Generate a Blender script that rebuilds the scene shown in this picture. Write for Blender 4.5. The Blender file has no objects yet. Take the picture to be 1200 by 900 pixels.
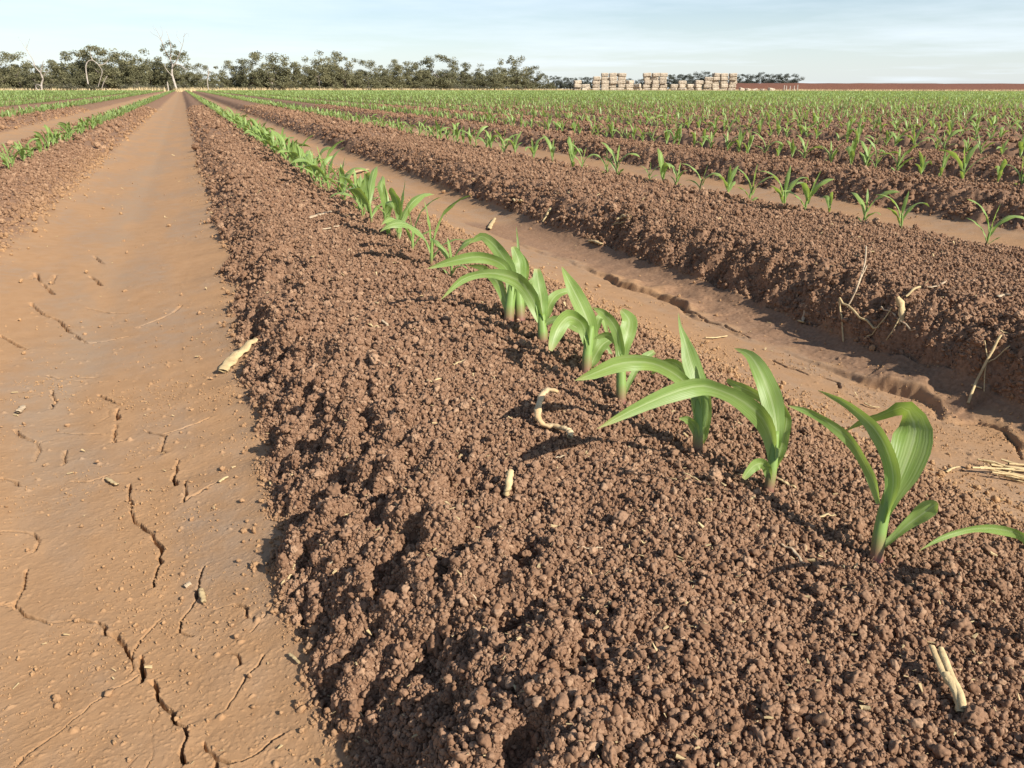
import bpy, bmesh, math, random
import numpy as np
from mathutils import Vector, Matrix
R_ = math.radians
rng = np.random.default_rng(7)
random.seed(7)
scene = bpy.context.scene
COL = scene.collection

# ------------------------------------------------------------------ camera
TH, PSI, ROLL = R_(21.02), R_(21.93), R_(0.12)
CAM = np.array([0.0, 0.0, 0.45])
FW = np.array([math.sin(PSI), math.cos(PSI), 0.0])
RT = np.array([math.cos(PSI), -math.sin(PSI), 0.0])
UPW = np.array([0, 0, 1.0])
_f = FW * math.cos(TH) - UPW * math.sin(TH)
_u = FW * math.sin(TH) + UPW * math.cos(TH)
_r = RT * math.cos(ROLL) + _u * math.sin(ROLL)
_u = _u * math.cos(ROLL) - RT * math.sin(ROLL)
cd = bpy.data.cameras.new('camera'); cam = bpy.data.objects.new('camera', cd); COL.objects.link(cam)
cd.sensor_width = 36; cd.lens = 27; cd.clip_start = 0.01; cd.clip_end = 20000
M = Matrix.Identity(4)
for i in range(3):
    M[i][0] = _r[i]; M[i][1] = _u[i]; M[i][2] = -_f[i]; M[i][3] = CAM[i]
cam.matrix_world = M
scene.camera = cam

def ray(px, py):
    return _r * ((px - 600) / 900) + _u * ((450 - py) / 900) + _f
def pix(px, py, depth):
    return CAM + ray(px, py) * depth
def on_plane(px, py, z=0.0):
    d = ray(px, py); return CAM + d * ((z - CAM[2]) / d[2])
def rf(Rr, F):                                            # lateral, forward -> world xy
    return (FW * F + RT * Rr)[:2]
def depth_of(p):
    return float(np.dot(np.asarray(p) - CAM, _f))

# ------------------------------------------------------------------ object helpers
def tag(o, label=None, cat=None, group=None, kind=None):
    if label: o['label'] = label
    if cat: o['category'] = cat
    if group: o['group'] = group
    if kind: o['kind'] = kind
    return o
def empty(name, loc, rz=0.0):
    o = bpy.data.objects.new(name, None); COL.objects.link(o)
    o.empty_display_size = .05
    o.location = loc; o.rotation_euler = (0, 0, rz); return o
def link_mesh(name, me, mat=None, parent=None):
    o = bpy.data.objects.new(name, me); COL.objects.link(o)
    if mat is not None and not me.materials: me.materials.append(mat)
    if parent is not None: o.parent = parent
    return o
def mesh_np(name, V, F, mat=None, smooth=False, attrs=None):
    V = np.ascontiguousarray(V, dtype=np.float32); F = np.ascontiguousarray(F, dtype=np.int32)
    me = bpy.data.meshes.new(name); k = F.shape[1]
    me.vertices.add(len(V)); me.vertices.foreach_set('co', V.ravel())
    me.loops.add(F.size); me.loops.foreach_set('vertex_index', F.ravel())
    me.polygons.add(len(F)); me.polygons.foreach_set('loop_start', np.arange(0, F.size, k, dtype=np.int32))
    me.polygons.foreach_set('use_smooth', np.full(len(F), smooth))
    if attrs:
        for n, (ty, arr) in attrs.items():
            a = me.attributes.new(n, ty, 'POINT')
            a.data.foreach_set('vector' if ty == 'FLOAT_VECTOR' else 'value', np.ascontiguousarray(arr, dtype=np.float32).ravel())
    me.update(calc_edges=True)
    if mat is not None: me.materials.append(mat)
    return me
def copy_tree(o, parent=None):
    c = o.copy(); COL.objects.link(c)
    if parent is not None: c.parent = parent
    for ch in o.children: copy_tree(ch, c)
    return c
class MB:                                                 # collects pieces into one mesh
    def __init__(s): s.V = []; s.F = []; s.n = 0; s.A = []
    def add(s, V, F, A=None):
        V = np.asarray(V, float); s.V.append(V); s.F.append(np.asarray(F, int) + s.n); s.n += len(V)
        s.A.append(np.zeros((len(V), 3)) if A is None else A)
    def mesh(s, name, mat, smooth=True):
        return mesh_np(name, np.vstack(s.V), np.vstack(s.F), mat, smooth, {'leaf': ('FLOAT_VECTOR', np.vstack(s.A))})
    def build(s, name, mat, parent=None, smooth=True):
        return link_mesh(name, s.mesh(name, mat, smooth), None, parent)

def catmull(P, n):
    P = np.asarray(P, float); m = len(P)
    t = np.linspace(0, m - 1, n); i = np.clip(t.astype(int), 0, m - 2); u = (t - i)[:, None] if P.ndim > 1 else t - i
    g = lambda j: P[np.clip(j, 0, m - 1)]
    p0, p1, p2, p3 = g(i - 1), g(i), g(i + 1), g(i + 2)
    return .5 * (2 * p1 + (p2 - p0) * u + (2 * p0 - 5 * p1 + 4 * p2 - p3) * u ** 2 + (3 * p1 - p0 - 3 * p2 + p3) * u ** 3)
def tube(P, rad, n=8, cap=True, jit=0.0, squash=None):
    P = np.asarray(P, float); m = len(P)
    T = np.gradient(P, axis=0); T /= np.linalg.norm(T, axis=1)[:, None] + 1e-9
    ref = np.array([.3, .2, 1.0]) if abs(T[:, 2]).mean() < .8 else np.array([1.0, .2, 0])
    A = np.cross(T, ref); A /= np.linalg.norm(A, axis=1)[:, None] + 1e-9
    B = np.cross(T, A)
    rad = np.broadcast_to(np.asarray(rad, float), (m,))
    th = np.linspace(0, 2 * np.pi, n, endpoint=False)
    rr = rad[:, None] * (1 + jit * rng.normal(size=(m, n)))
    sq = 1.0 if squash is None else squash
    V = P[:, None, :] + A[:, None, :] * (rr * np.cos(th))[:, :, None] + B[:, None, :] * (rr * np.sin(th) * sq)[:, :, None]
    V = V.reshape(-1, 3)
    q = []
    for i in range(m - 1):
        for j in range(n):
            q.append((i * n + j, i * n + (j + 1) % n, (i + 1) * n + (j + 1) % n, (i + 1) * n + j))
    if cap:
        V = np.vstack([V, P[:1], P[-1:]]); a, b = m * n, m * n + 1
        for j in range(n):
            q.append((a, (j + 1) % n, j, j)); q.append((b, (m - 1) * n + j, (m - 1) * n + (j + 1) % n, (m - 1) * n + (j + 1) % n))
    return V, np.array(q)
def fix_tris(me):                                         # degenerate quads from caps -> clean
    me.validate(clean_customdata=False); return me

# ------------------------------------------------------------------ noise (numpy)
def h2(ix, iy, seed):
    a = (ix.astype(np.int64) * 374761393 + iy.astype(np.int64) * 668265263 + seed * 1442695041) & 0xFFFFFFFF
    a = ((a ^ (a >> 13)) * 1274126177) & 0xFFFFFFFF
    a = ((a ^ (a >> 16)) * 2246822519) & 0xFFFFFFFF
    return ((a ^ (a >> 15)) & 0xFFFFFF) / float(0x1000000)
def vn(x, y, seed):
    ix = np.floor(x); iy = np.floor(y); fx = x - ix; fy = y - iy
    fx = fx * fx * (3 - 2 * fx); fy = fy * fy * (3 - 2 * fy)
    a = h2(ix, iy, seed); b = h2(ix + 1, iy, seed); c = h2(ix, iy + 1, seed); d = h2(ix + 1, iy + 1, seed)
    return ((a + (b - a) * fx) * (1 - fy) + (c + (d - c) * fx) * fy) * 2 - 1
def fbm(x, y, seed, o=3):
    s = 0; a = 1.0; t = 0
    for k in range(o):
        s = s + a * vn(x * 2 ** k + 17.3 * k, y * 2 ** k - 9.1 * k, seed + k); t += a; a *= .5
    return s / t
def lumps(x, y, s, seed, keep=1.0, rmin=.42, rmax=.8):     # height of packed balls
    gx = x / s; gy = y / s; ix = np.floor(gx); iy = np.floor(gy)
    out = np.zeros_like(x)
    for dx in (-1, 0, 1):
        for dy in (-1, 0, 1):
            jx = ix + dx; jy = iy + dy
            cx = jx + h2(jx, jy, seed); cy = jy + h2(jx, jy, seed + 1)
            rr = rmin + (rmax - rmin) * h2(jx, jy, seed + 2) ** 1.5
            if keep < 1: rr = rr * (h2(jx, jy, seed + 3) < keep)
            d2 = (gx - cx) ** 2 + (gy - cy) ** 2
            out = np.maximum(out, np.sqrt(np.maximum(rr * rr - d2, 0)) * (.6 + .5 * h2(jx, jy, seed + 4)))
    return out * s
def ss(x, a, b):
    t = np.clip((x - a) / (b - a), 0, 1); return t * t * (3 - 2 * t)
def poly_dist(x, y, P):
    best = np.full(x.shape, 9.0); sgn = np.zeros(x.shape)
    tot = len(P) - 1; along = np.zeros(x.shape); ox = np.zeros(x.shape); oy = np.zeros(x.shape)
    for i in range(tot):
        ax, ay = P[i]; bx, by = P[i + 1]; dx, dy = bx - ax, by - ay; L2 = dx * dx + dy * dy + 1e-12
        t = np.clip(((x - ax) * dx + (y - ay) * dy) / L2, 0, 1)
        d = np.hypot(x - ax - t * dx, y - ay - t * dy)
        m = d < best; best = np.where(m, d, best); ox = np.where(m, x - ax - t * dx, ox); oy = np.where(m, y - ay - t * dy, oy)
        sgn = np.where(m, np.sign((x - ax) * dy - (y - ay) * dx), sgn); along = np.where(m, (i + t) / tot, along)
    return best, sgn, along, ox, oy

# ------------------------------------------------------------------ terrain
PER, X0 = 1.62, 0.05
KX = [-.12, 0, .045, .10, .16, .24, .40, .535, .68, .78, .88, .97, 1.08, 1.28, 1.50, 1.62, 1.665, 1.72]
KZ = [-.146, -.128, -.108, -.05, -.012, .008, .010, .0, -.022, -.058, -.10, -.124, -.142, -.160, -.146, -.128, -.108, -.05]
ROWX = X0 + .535
def prof(xm):
    s = 0
    for d in (-.024, -.012, 0, .012, .024): s = s + np.interp(xm + d, KX, KZ)
    return s / 5
def Fend(Rr):
    return np.where(Rr < 12, np.maximum(110 + (Rr + 68) * 1.5, 40), 230.0)

FZ = -.14
def crk(pts, w, z=FZ): return ([on_plane(a, b, z)[:2] for a, b in pts], w)
CR = [crk([(150,560),(152,600),(164,610),(178,620),(187,636),(186,655),(181,668),(178,683)], 3.0),
      crk([(0,690),(12,696),(30,708),(60,716),(90,716),(115,718)], 1.7), crk([(112,717),(118,722),(124,732),(135,736),(140,744),(146,750),(155,764)], 3.4),
      crk([(167,760),(166,775),(164,793)], 3.2),
      crk([(177,793),(184,810),(190,820),(203,832),(208,843),(218,848),(217,862),(213,875),(217,892)], 4.0),
      crk([(237,866),(245,877),(254,886),(268,894),(300,886),(330,868)], 2.6), crk([(254,886),(250,905)], 4.2),
      crk([(0,611),(20,611),(36,611),(43,620),(38,632)], 2.2), crk([(25,655),(22,678),(11,690),(10,700)], 2.4),
      crk([(0,893),(30,868),(60,850),(80,835),(97,820),(130,800),(160,785)], 1.5),
      crk([(236,664),(232,688),(230,701),(214,718),(208,728),(210,739),(222,743)], 1.9),
      crk([(252,716),(275,713),(288,720),(290,730),(298,731)], 2.4), crk([(268,768),(277,772),(283,784)], 2.2),
      crk([(262,832),(278,818),(288,800),(300,788),(312,773)], 1.6), crk([(296,748),(312,730),(332,708)], 1.2),
      crk([(152,780),(160,745),(185,720)], 1.0),
      crk([(0,394),(14,400),(30,407)], 3.0), crk([(35,355),(50,366),(70,372),(78,382),(90,388),(100,395),(125,392),(150,388)], 2.6),
      crk([(160,378),(185,370),(200,365),(211,356)], 2.4), crk([(100,355),(125,359),(150,361)], 2.0),
      crk([(114,454),(122,459),(130,462),(141,467)], 3.0), crk([(135,472),(136,485)], 3.2), crk([(130,510),(134,490),(132,503),(133,511),(145,509)], 2.6),
      crk([(170,500),(183,504),(192,507),(191,516),(187,523),(192,527)], 2.6), crk([(192,504),(213,500),(225,497),(248,491)], 2.4),
      crk([(208,535),(206,548),(202,556),(206,565)], 3.0), crk([(216,560),(218,575),(214,585),(222,580),(238,573),(260,566)], 2.4),
      crk([(15,497),(28,506),(43,510),(49,508)], 3.0), crk([(43,510),(42,522),(38,532)], 2.4), crk([(73,518),(72,534)], 4.0),
      crk([(70,497),(95,499),(120,500)], 2.0), crk([(85,553),(100,556),(125,550),(150,547)], 2.2),
      crk([(0,552),(14,555),(24,560)], 2.2), crk([(60,450),(62,462),(56,472)], 2.8), crk([(55,434),(70,437)], 2.6), crk([(95,434),(112,434)], 2.2),
      crk([(104,320),(112,324),(117,329)], 3.6), crk([(36,329),(42,322),(48,332)], 3.4), crk([(60,332),(64,322)], 3.0), crk([(50,333),(62,343)], 3.0),
      crk([(52,262),(56,268)], 5), crk([(150,212),(170,208)], 3), crk([(110,298),(120,305)], 3.5)]
for k in range(8):                                       # fine hairline cracks between the mapped ones
    px = rng.uniform(-10, 300); py = rng.uniform(300, 880)
    if px > 60 + (py - 100) * .3 + 30: continue
    p = on_plane(px, py, FZ)[:2]; a = rng.uniform(0, 6.28); P = [p]
    for j in range(rng.integers(2, 6)):
        a += rng.normal(0, .5); p = p + np.array([math.cos(a), math.sin(a)]) * rng.uniform(.012, .035); P.append(p)
    CR.append((P, rng.uniform(.55, .95)))
LEDGE = [on_plane(a, b, FZ)[:2] for a, b in [(610,285),(680,310),(731,332),(765,340),(800,354),(812,368),(850,380),(880,392),(932,408),(985,430),(1010,440),(1040,446),(1075,455),(1100,466),(1112,482),(1150,486),(1177,494),(1196,512),(1230,530)]]
LSTR = [0.2, .3, 1, 1, .9, .35, .3, .15, .1, .3, .6, 1, 1, .9, .35, .2, .2, .3, .2]
RC = [on_plane(a, b, FZ)[:2] for a, b in [(800,358),(830,372),(850,377),(880,391)]], 2.2
RC2 = [on_plane(a, b, FZ)[:2] for a, b in [(905,419),(920,427),(932,430),(950,437),(965,438),(982,443),(985,452)]], 2.6
RC3 = [on_plane(a, b, FZ)[:2] for a, b in [(1107,485),(1150,487),(1177,495),(1185,503),(1195,510),(1200,530)]], 2.6
CR += [RC, RC2, RC3]

TONE = {}
def terrain(x, y, r):
    """height, rough mask, grass mask, shoulder weight"""
    near = r < 45
    Rr = x * RT[0] + y * RT[1]; F = x * FW[0] + y * FW[1]
    e = .032 * fbm(y / .30, np.floor((x - X0 + .4) / PER) * 7.7, 3, 2) + .018 * vn(y / .07, np.floor((x - X0 + .4) / PER) * 3.1, 9)
    xs = x - X0
    xm = np.mod(xs, PER); xw = np.where(xm > PER - .32, xm - PER, xm)
    we = np.exp(-(xw / .16) ** 2)
    kk = np.floor((xs + .32) / PER)
    spill = (kk % 2 == 1) * (kk > 0) * (.25 + .05 * (1 - ss(y, 1.0, 1.8))) + (kk == 0) * .02 * (1 - ss(y, .4, .9))
    xe = xw + e * np.exp(-((xw + spill) / .16) ** 2) + spill * (1 - ss(xw, .12, .38)) * ss(xw, -.32, -.20)
    xe = np.where((kk == 0) & (xe > .55), .55 + (xe - .55) * np.interp(xe, [.55, .8, 1.1, 1.3], [.84, .84, .93, 1.0]), xe)
    xe2 = np.where(xe < -.12, xe + PER, xe)
    z = prof(xe2)
    n1 = fbm(x / .16, y / .16, 21, 3)
    edge = .03 * fbm(x / .05, y / .05, 31, 3)
    rough = np.where(xe < .5, ss(xe + edge * .6, -.002, .03), 1.0) * (1 - ss(xe + edge * 1.5, .83, .93))
    ws = ss(xe, 0, .04) * (1 - ss(xe + .05 * n1, .14, .30))
    fieldm = 1 - ss(F - Fend(Rr), -3.0, 1.0)
    fieldm = np.where(F < 0, 1.0, fieldm)
    z = z * fieldm - .12 * (1 - fieldm)
    rough = rough * fieldm + (1 - fieldm) * .5
    grass = ss(F - Fend(Rr), -1, 2.5) * (F > 0)
    z = z + rough * .012 * n1 * (r < 200)
    z = z + .004 * fbm(x / .35, y / .5, 44, 2) + .05 * fbm(x / 60, y / 60, 47, 2) * ss(r, 20, 90)
    i = np.where(near)[0] if x.ndim == 1 else None
    X, Y, rr, ro, w_ = x[i], y[i], r[i], rough[i], ws[i]
    dz = np.zeros_like(X)
    wx = X + .006 * vn(X / .018, Y / .018, 51); wy = Y + .006 * vn(X / .018, Y / .018, 52)
    f3 = 1 - ss(rr, 22, 45)
    patch = ss(fbm(X / .22, Y / .22, 71, 2), -.2, .5)
    dz += ro * f3 * lumps(wx, wy, .055, 101, .75) * (.66 * w_ + .08 * patch)
    k = rr < 16; a = np.where(k)[0]
    f2 = 1 - ss(rr[a], 9, 16)
    dz[a] += ro[a] * f2 * lumps(wx[a], wy[a], .021, 111, .9) * (.30 + .40 * w_[a] + .2 * patch[a])
    k = rr < 5; a = np.where(k)[0]
    f1 = 1 - ss(rr[a], 2.5, 5)
    ux = X[a] + .0016 * vn(X[a] / .005, Y[a] / .005, 53); uy = Y[a] + .0016 * vn(X[a] / .005, Y[a] / .005, 54)
    dz[a] += (ro[a] * f1) * (lumps(ux, uy, .0060, 121, .9) * 1.1 + .0012 * vn(ux / .003, uy / .003, 55))
    dz[a] += (1 - ro[a]) * f1 * (.0004 * fbm(ux / .006, uy / .006, 56, 3) + .0010 * fbm(ux / .05, uy / .05, 57, 3))
    dz[a] += (1 - ro[a]) * f1 * lumps(ux, uy, .012, 141, .045, .15, .35) * 1.2 + (1 - ro[a]) * (1 - ss(rr[a], 1.4, 2.4)) * lumps(ux, uy, .0042, 147, .5, .2, .5) * .55
    # gaps between clumps on the shoulder
    dz -= ro * w_ * f3 * .023 * ss(fbm(X / .045, Y / .045, 81, 2), .05, .45)
    z[i] += dz - .006 * ro
    # cracks
    floor = 1 - ro
    near2 = np.where((r < 6) & (rough < .6))[0]
    X, Y = x[near2], y[near2]; fl = (1 - rough[near2])
    jx = X + .0030 * vn(X / .014, Y / .014, 61) + .0006 * vn(X / .005, Y / .005, 63); jy = Y + .0030 * vn(X / .014, Y / .014, 62) + .0006 * vn(X / .005, Y / .005, 64)
    cz = np.zeros_like(X); tone = np.zeros_like(x)
    for P, w in CR:
        P = np.array(P); lo = P.min(0) - .03; hi = P.max(0) + .03
        s = np.where((X > lo[0]) & (X < hi[0]) & (Y > lo[1]) & (Y < hi[1]))[0]
        if not len(s): continue
        d, sg, al, ox, oy = poly_dist(jx[s], jy[s], P); sunny = ss((ox * .47 - oy * .88) / (d + 1e-6), -.15, .5)
        wv = w * np.where(w > 2.3, .00092, np.where(w > 1.65, .0006, .00038)) * (.62 + .38 * np.sin(np.clip(al, 0, 1) * np.pi)) * (.85 + .5 * vn(jx[s] / .02, jy[s] / .02, 65))
        wv = np.maximum(wv, .0003)
        rs = np.maximum(.0013 * r[near2][s], .0005)
        dep = np.where(w < 1, .0022, np.minimum(.0095 * w, .034)) * (.3 + .7 * ss(vn(jx[s] / .03, jy[s] / .03, 68), -.5, .1))
        gro = -dep * (1 - ss(d, wv * .6, wv * .6 + rs)); lip = (.0008 * np.minimum(w, 3.2)) * np.exp(-d / .010) * sunny * (1 - ss(d, .02, .03))
        cz[s] = np.where(gro < -.0003, np.minimum(cz[s], gro + .5 * lip), np.where(cz[s] < -.0003, cz[s], np.maximum(cz[s], lip)))
    # eroded ledge in the furrow right of the main row
    P = np.array(LEDGE); s = np.where((X > .7) & (X < 2.2) & (Y < 5))[0]
    if len(s):
        d, sg, al, ox, oy = poly_dist(jx[s] + .012 * vn(X[s] / .06, Y[s] / .06, 67), jy[s], P)
        st = np.interp(al * (len(P) - 1), np.arange(len(P)), LSTR)
        sd = -d * sg
        tone[near2[s]] = .78 * ss(sd + .03 * vn(X[s] / .05, Y[s] / .05, 69), -.01, .05) * (1 - ss(sd, .5, .7))
        cz[s] += st * (.85 + .5 * vn(X[s] / .05, Y[s] / .05, 91)) * (.021 * ss(sd, -.007, .011) * np.exp(-(np.maximum(sd, 0) / .16) ** 2) - .012 * np.exp(-((sd + .007) / .009) ** 2)) + st * .004 * fbm(X[s] / .03, Y[s] / .03, 92, 3) * np.exp(-(sd / .05) ** 2)
    z[near2] += cz * fl + .5 * tone[near2] * fl * (.004 * fbm(X / .02, Y / .02, 72, 3) + lumps(jx, jy, .012, 143, .35, .2, .5))
    tone = np.maximum(tone, .14 * (x > .7) * (1 - rough)); TONE['t'] = np.maximum(rough, tone)
    return z, rough, grass, ws

def build_ground():
    fine = np.arange(R_(-38), R_(38), .0016)
    c = [np.arange(R_(-75), R_(-38), .0045), fine, np.arange(R_(38), R_(75), .0045), np.linspace(R_(75), R_(285), 60)]
    az = np.concatenate(c)[:-1]
    def seg(a, b, k): return np.exp(np.arange(math.log(a), math.log(b), k))
    rr = np.concatenate([seg(.03, .33, .07), seg(.33, 2.6, .0015), seg(2.6, 5, .0035), seg(5, 14, .006), seg(14, 60, .012), seg(60, 300, .03), seg(300, 9000, .15)])
    nA, nR = len(az), len(rr)
    A, Q = np.meshgrid(az, rr)
    x = (Q * np.sin(A + PSI)).ravel(); y = (Q * np.cos(A + PSI)).ravel(); r = Q.ravel()
    z, ro, gr, ws = terrain(x, y, r); ro = TONE['t']
    i = np.arange(nR - 1)[:, None] * nA; j = np.arange(nA)[None, :]; j2 = (j + 1) % nA
    F = np.stack([i + j, i + nA + j, i + nA + j2, i + j2], -1).reshape(-1, 4)
    V = np.stack([x, y, z], 1)
    Fc = np.array([[k, (k + 1) % nA, nA * nR, nA * nR] for k in range(nA)])
    V = np.vstack([V, [[0, 0, float(z[:nA].mean())]]])
    me = mesh_np('ground', V, F[:, ::-1], MAT['soil'], True,
                 {'rough': ('FLOAT', np.append(ro, 0)), 'grass': ('FLOAT', np.append(gr, 0))})
    o = link_mesh('ground', me); tag(o, kind='structure')
    return o

def ground_z(x, y):
    x = np.atleast_1d(np.asarray(x, float)); y = np.atleast_1d(np.asarray(y, float))
    return terrain(x, y, np.hypot(x, y))[0]
def gz(x, y): return float(ground_z(x, y)[0])

def on_terrain(px, py):
    d = ray(px, py); t = np.linspace(((.06 - CAM[2]) / d[2]), ((-.19 - CAM[2]) / d[2]), 160)
    P = CAM + d * t[:, None]; z = ground_z(P[:, 0], P[:, 1]); k = int(np.argmax(P[:, 2] <= z))
    return np.array([P[k][0], P[k][1], z[k]])
# ------------------------------------------------------------------ materials
MAT = {}
def nodes(name):
    m = bpy.data.materials.new(name); m.use_nodes = True
    nt = m.node_tree; nt.nodes.clear()
    return m, nt, (lambda t, **k: mk(nt, t, **k))
def mk(nt, t, **k):
    n = nt.nodes.new(t)
    for a, v in k.items():
        if a == 'inp':
            for q, w in v.items(): n.inputs[q].default_value = w
        else: setattr(n, a, v)
    return n
def mixc(nt, fac, a, b, blend='MIX'):
    n = nt.nodes.new('ShaderNodeMix'); n.data_type = 'RGBA'; n.blend_type = blend; n.clamp_factor = True
    for sock, v in ((n.inputs[0], fac), (n.inputs[6], a), (n.inputs[7], b)):
        if hasattr(v, 'links') or hasattr(v, 'is_linked'): nt.links.new(v, sock)
        else: sock.default_value = v if not isinstance(v, tuple) else (*v[:3], 1)
    return n.outputs[2]
def ramp(nt, v, a, b, lo=0.0, hi=1.0):
    n = nt.nodes.new('ShaderNodeMapRange'); n.clamp = True
    n.inputs[1].default_value = a; n.inputs[2].default_value = b; n.inputs[3].default_value = lo; n.inputs[4].default_value = hi
    nt.links.new(v, n.inputs[0]); return n.outputs[0]
def noise(nt, vec, scale, detail=3, rough=.55):
    n = nt.nodes.new('ShaderNodeTexNoise'); n.inputs['Scale'].default_value = scale; n.inputs['Detail'].default_value = detail; n.inputs['Roughness'].default_value = rough
    if vec is not None: nt.links.new(vec, n.inputs['Vector'])
    return n.outputs['Fac']
def finish(nt, col, rough=.9, spec=.2, bump=None, transl=0.0, tcol=None, normal_strength=.5):
    out = nt.nodes.new('ShaderNodeOutputMaterial'); b = nt.nodes.new('ShaderNodeBsdfPrincipled')
    L = nt.links
    if isinstance(col, tuple): b.inputs['Base Color'].default_value = (*col, 1)
    else: L.new(col, b.inputs['Base Color'])
    b.inputs['Roughness'].default_value = rough; b.inputs['Specular IOR Level'].default_value = spec
    if bump is not None:
        bp = nt.nodes.new('ShaderNodeBump'); bp.inputs['Strength'].default_value = normal_strength; bp.inputs['Distance'].default_value = bump[1]
        L.new(bump[0], bp.inputs['Height']); L.new(bp.outputs[0], b.inputs['Normal'])
    if transl > 0:
        t = nt.nodes.new('ShaderNodeBsdfTranslucent'); mx = nt.nodes.new('ShaderNodeMixShader'); mx.inputs[0].default_value = transl
        tc = tcol if tcol is not None else col
        if isinstance(tc, tuple): t.inputs[0].default_value = (*tc, 1)
        else: L.new(tc, t.inputs[0])
        L.new(b.outputs[0], mx.inputs[1]); L.new(t.outputs[0], mx.inputs[2]); L.new(mx.outputs[0], out.inputs[0])
    else: L.new(b.outputs[0], out.inputs[0])

def soil_material():
    m, nt, N = nodes('soil')
    pos = N('ShaderNodeTexCoord').outputs['Object']
    ro = N('ShaderNodeAttribute', attribute_name='rough').outputs['Fac']; gr = N('ShaderNodeAttribute', attribute_name='grass').outputs['Fac']
    mp = N('ShaderNodeMapping'); mp.inputs['Scale'].default_value = (2.6, .9, 1); nt.links.new(pos, mp.inputs[0])
    n1 = noise(nt, mp.outputs[0], 2.0, 4); n2 = noise(nt, pos, 22, 4); n3 = noise(nt, pos, 260, 3)
    crust = mixc(nt, ramp(nt, n1, .42, .58), CRUST_A, CRUST_B)
    crust = mixc(nt, ramp(nt, n2, .3, .75), crust, CRUST_C)
    crust = mixc(nt, ramp(nt, n3, .68, .76, 0, .6), crust, (.44, .33, .22))
    sxp = N('ShaderNodeSeparateXYZ'); nt.links.new(pos, sxp.inputs[0])
    wob = N('ShaderNodeMath', operation='ADD'); nt.links.new(sxp.outputs[0], wob.inputs[0]); wv_ = N('ShaderNodeMath', operation='MULTIPLY'); wv_.inputs[1].default_value = .22; nt.links.new(noise(nt, mp.outputs[0], .9, 2), wv_.inputs[0]); nt.links.new(wv_.outputs[0], wob.inputs[1])
    dx_ = N('ShaderNodeMath', operation='ADD'); dx_.inputs[1].default_value = .22; nt.links.new(wob.outputs[0], dx_.inputs[0]); ax_ = N('ShaderNodeMath', operation='ABSOLUTE'); nt.links.new(dx_.outputs[0], ax_.inputs[0])
    silt = N('ShaderNodeMath', operation='MULTIPLY'); nt.links.new(ramp(nt, ax_.outputs[0], .01, .14, .42, 0), silt.inputs[0]); nt.links.new(ramp(nt, n1, .35, .6), silt.inputs[1])
    crust = mixc(nt, silt.outputs[0], crust, (.325, .230, .148))        # washed grey silt along the furrow's middle
    bed = mixc(nt, ramp(nt, noise(nt, pos, 5, 4), .3, .7), BED_A, BED_B)
    bed = mixc(nt, ramp(nt, noise(nt, pos, 130, 3), .3, .75), bed, BED_C)
    bed = mixc(nt, ramp(nt, noise(nt, pos, 420, 2), .64, .76, 0, .6), bed, (.40, .25, .16))
    c = mixc(nt, ro, crust, bed)
    g = mixc(nt, ramp(nt, noise(nt, pos, .25, 4), .35, .65), (.46, .36, .20), (.36, .27, .15))
    c = mixc(nt, gr, c, g)
    hb = N('ShaderNodeMath', operation='ADD'); nt.links.new(noise(nt, pos, 900, 3, .7), hb.inputs[0]); nt.links.new(noise(nt, pos, 180, 4, .7), hb.inputs[1])
    finish(nt, c, .95, .12, (hb.outputs[0], .0015), normal_strength=.55)
    return m
def clod_material():
    m, nt, N = nodes('soil_crumb')
    pos = N('ShaderNodeTexCoord').outputs['Object']
    rnd = N('ShaderNodeObjectInfo').outputs['Random']
    c = mixc(nt, rnd, BED_A, BED_C)
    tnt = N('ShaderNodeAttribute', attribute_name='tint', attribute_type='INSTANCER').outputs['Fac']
    c = mixc(nt, ramp(nt, rnd, .84, .98), c, (.37, .235, .145))
    c = mixc(nt, ramp(nt, noise(nt, pos, 3, 3), .5, .8), c, BED_B)
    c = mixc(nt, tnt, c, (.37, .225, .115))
    finish(nt, c, .95, .1, (noise(nt, pos, 5, 4, .7), .0006), normal_strength=.5)
    return m
CRUST_A, CRUST_B, CRUST_C = (.390, .233, .122), (.325, .222, .143), (.345, .200, .100)
BED_A, BED_B, BED_C = (.205, .115, .067), (.138, .077, .048), (.30, .184, .114)

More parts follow.
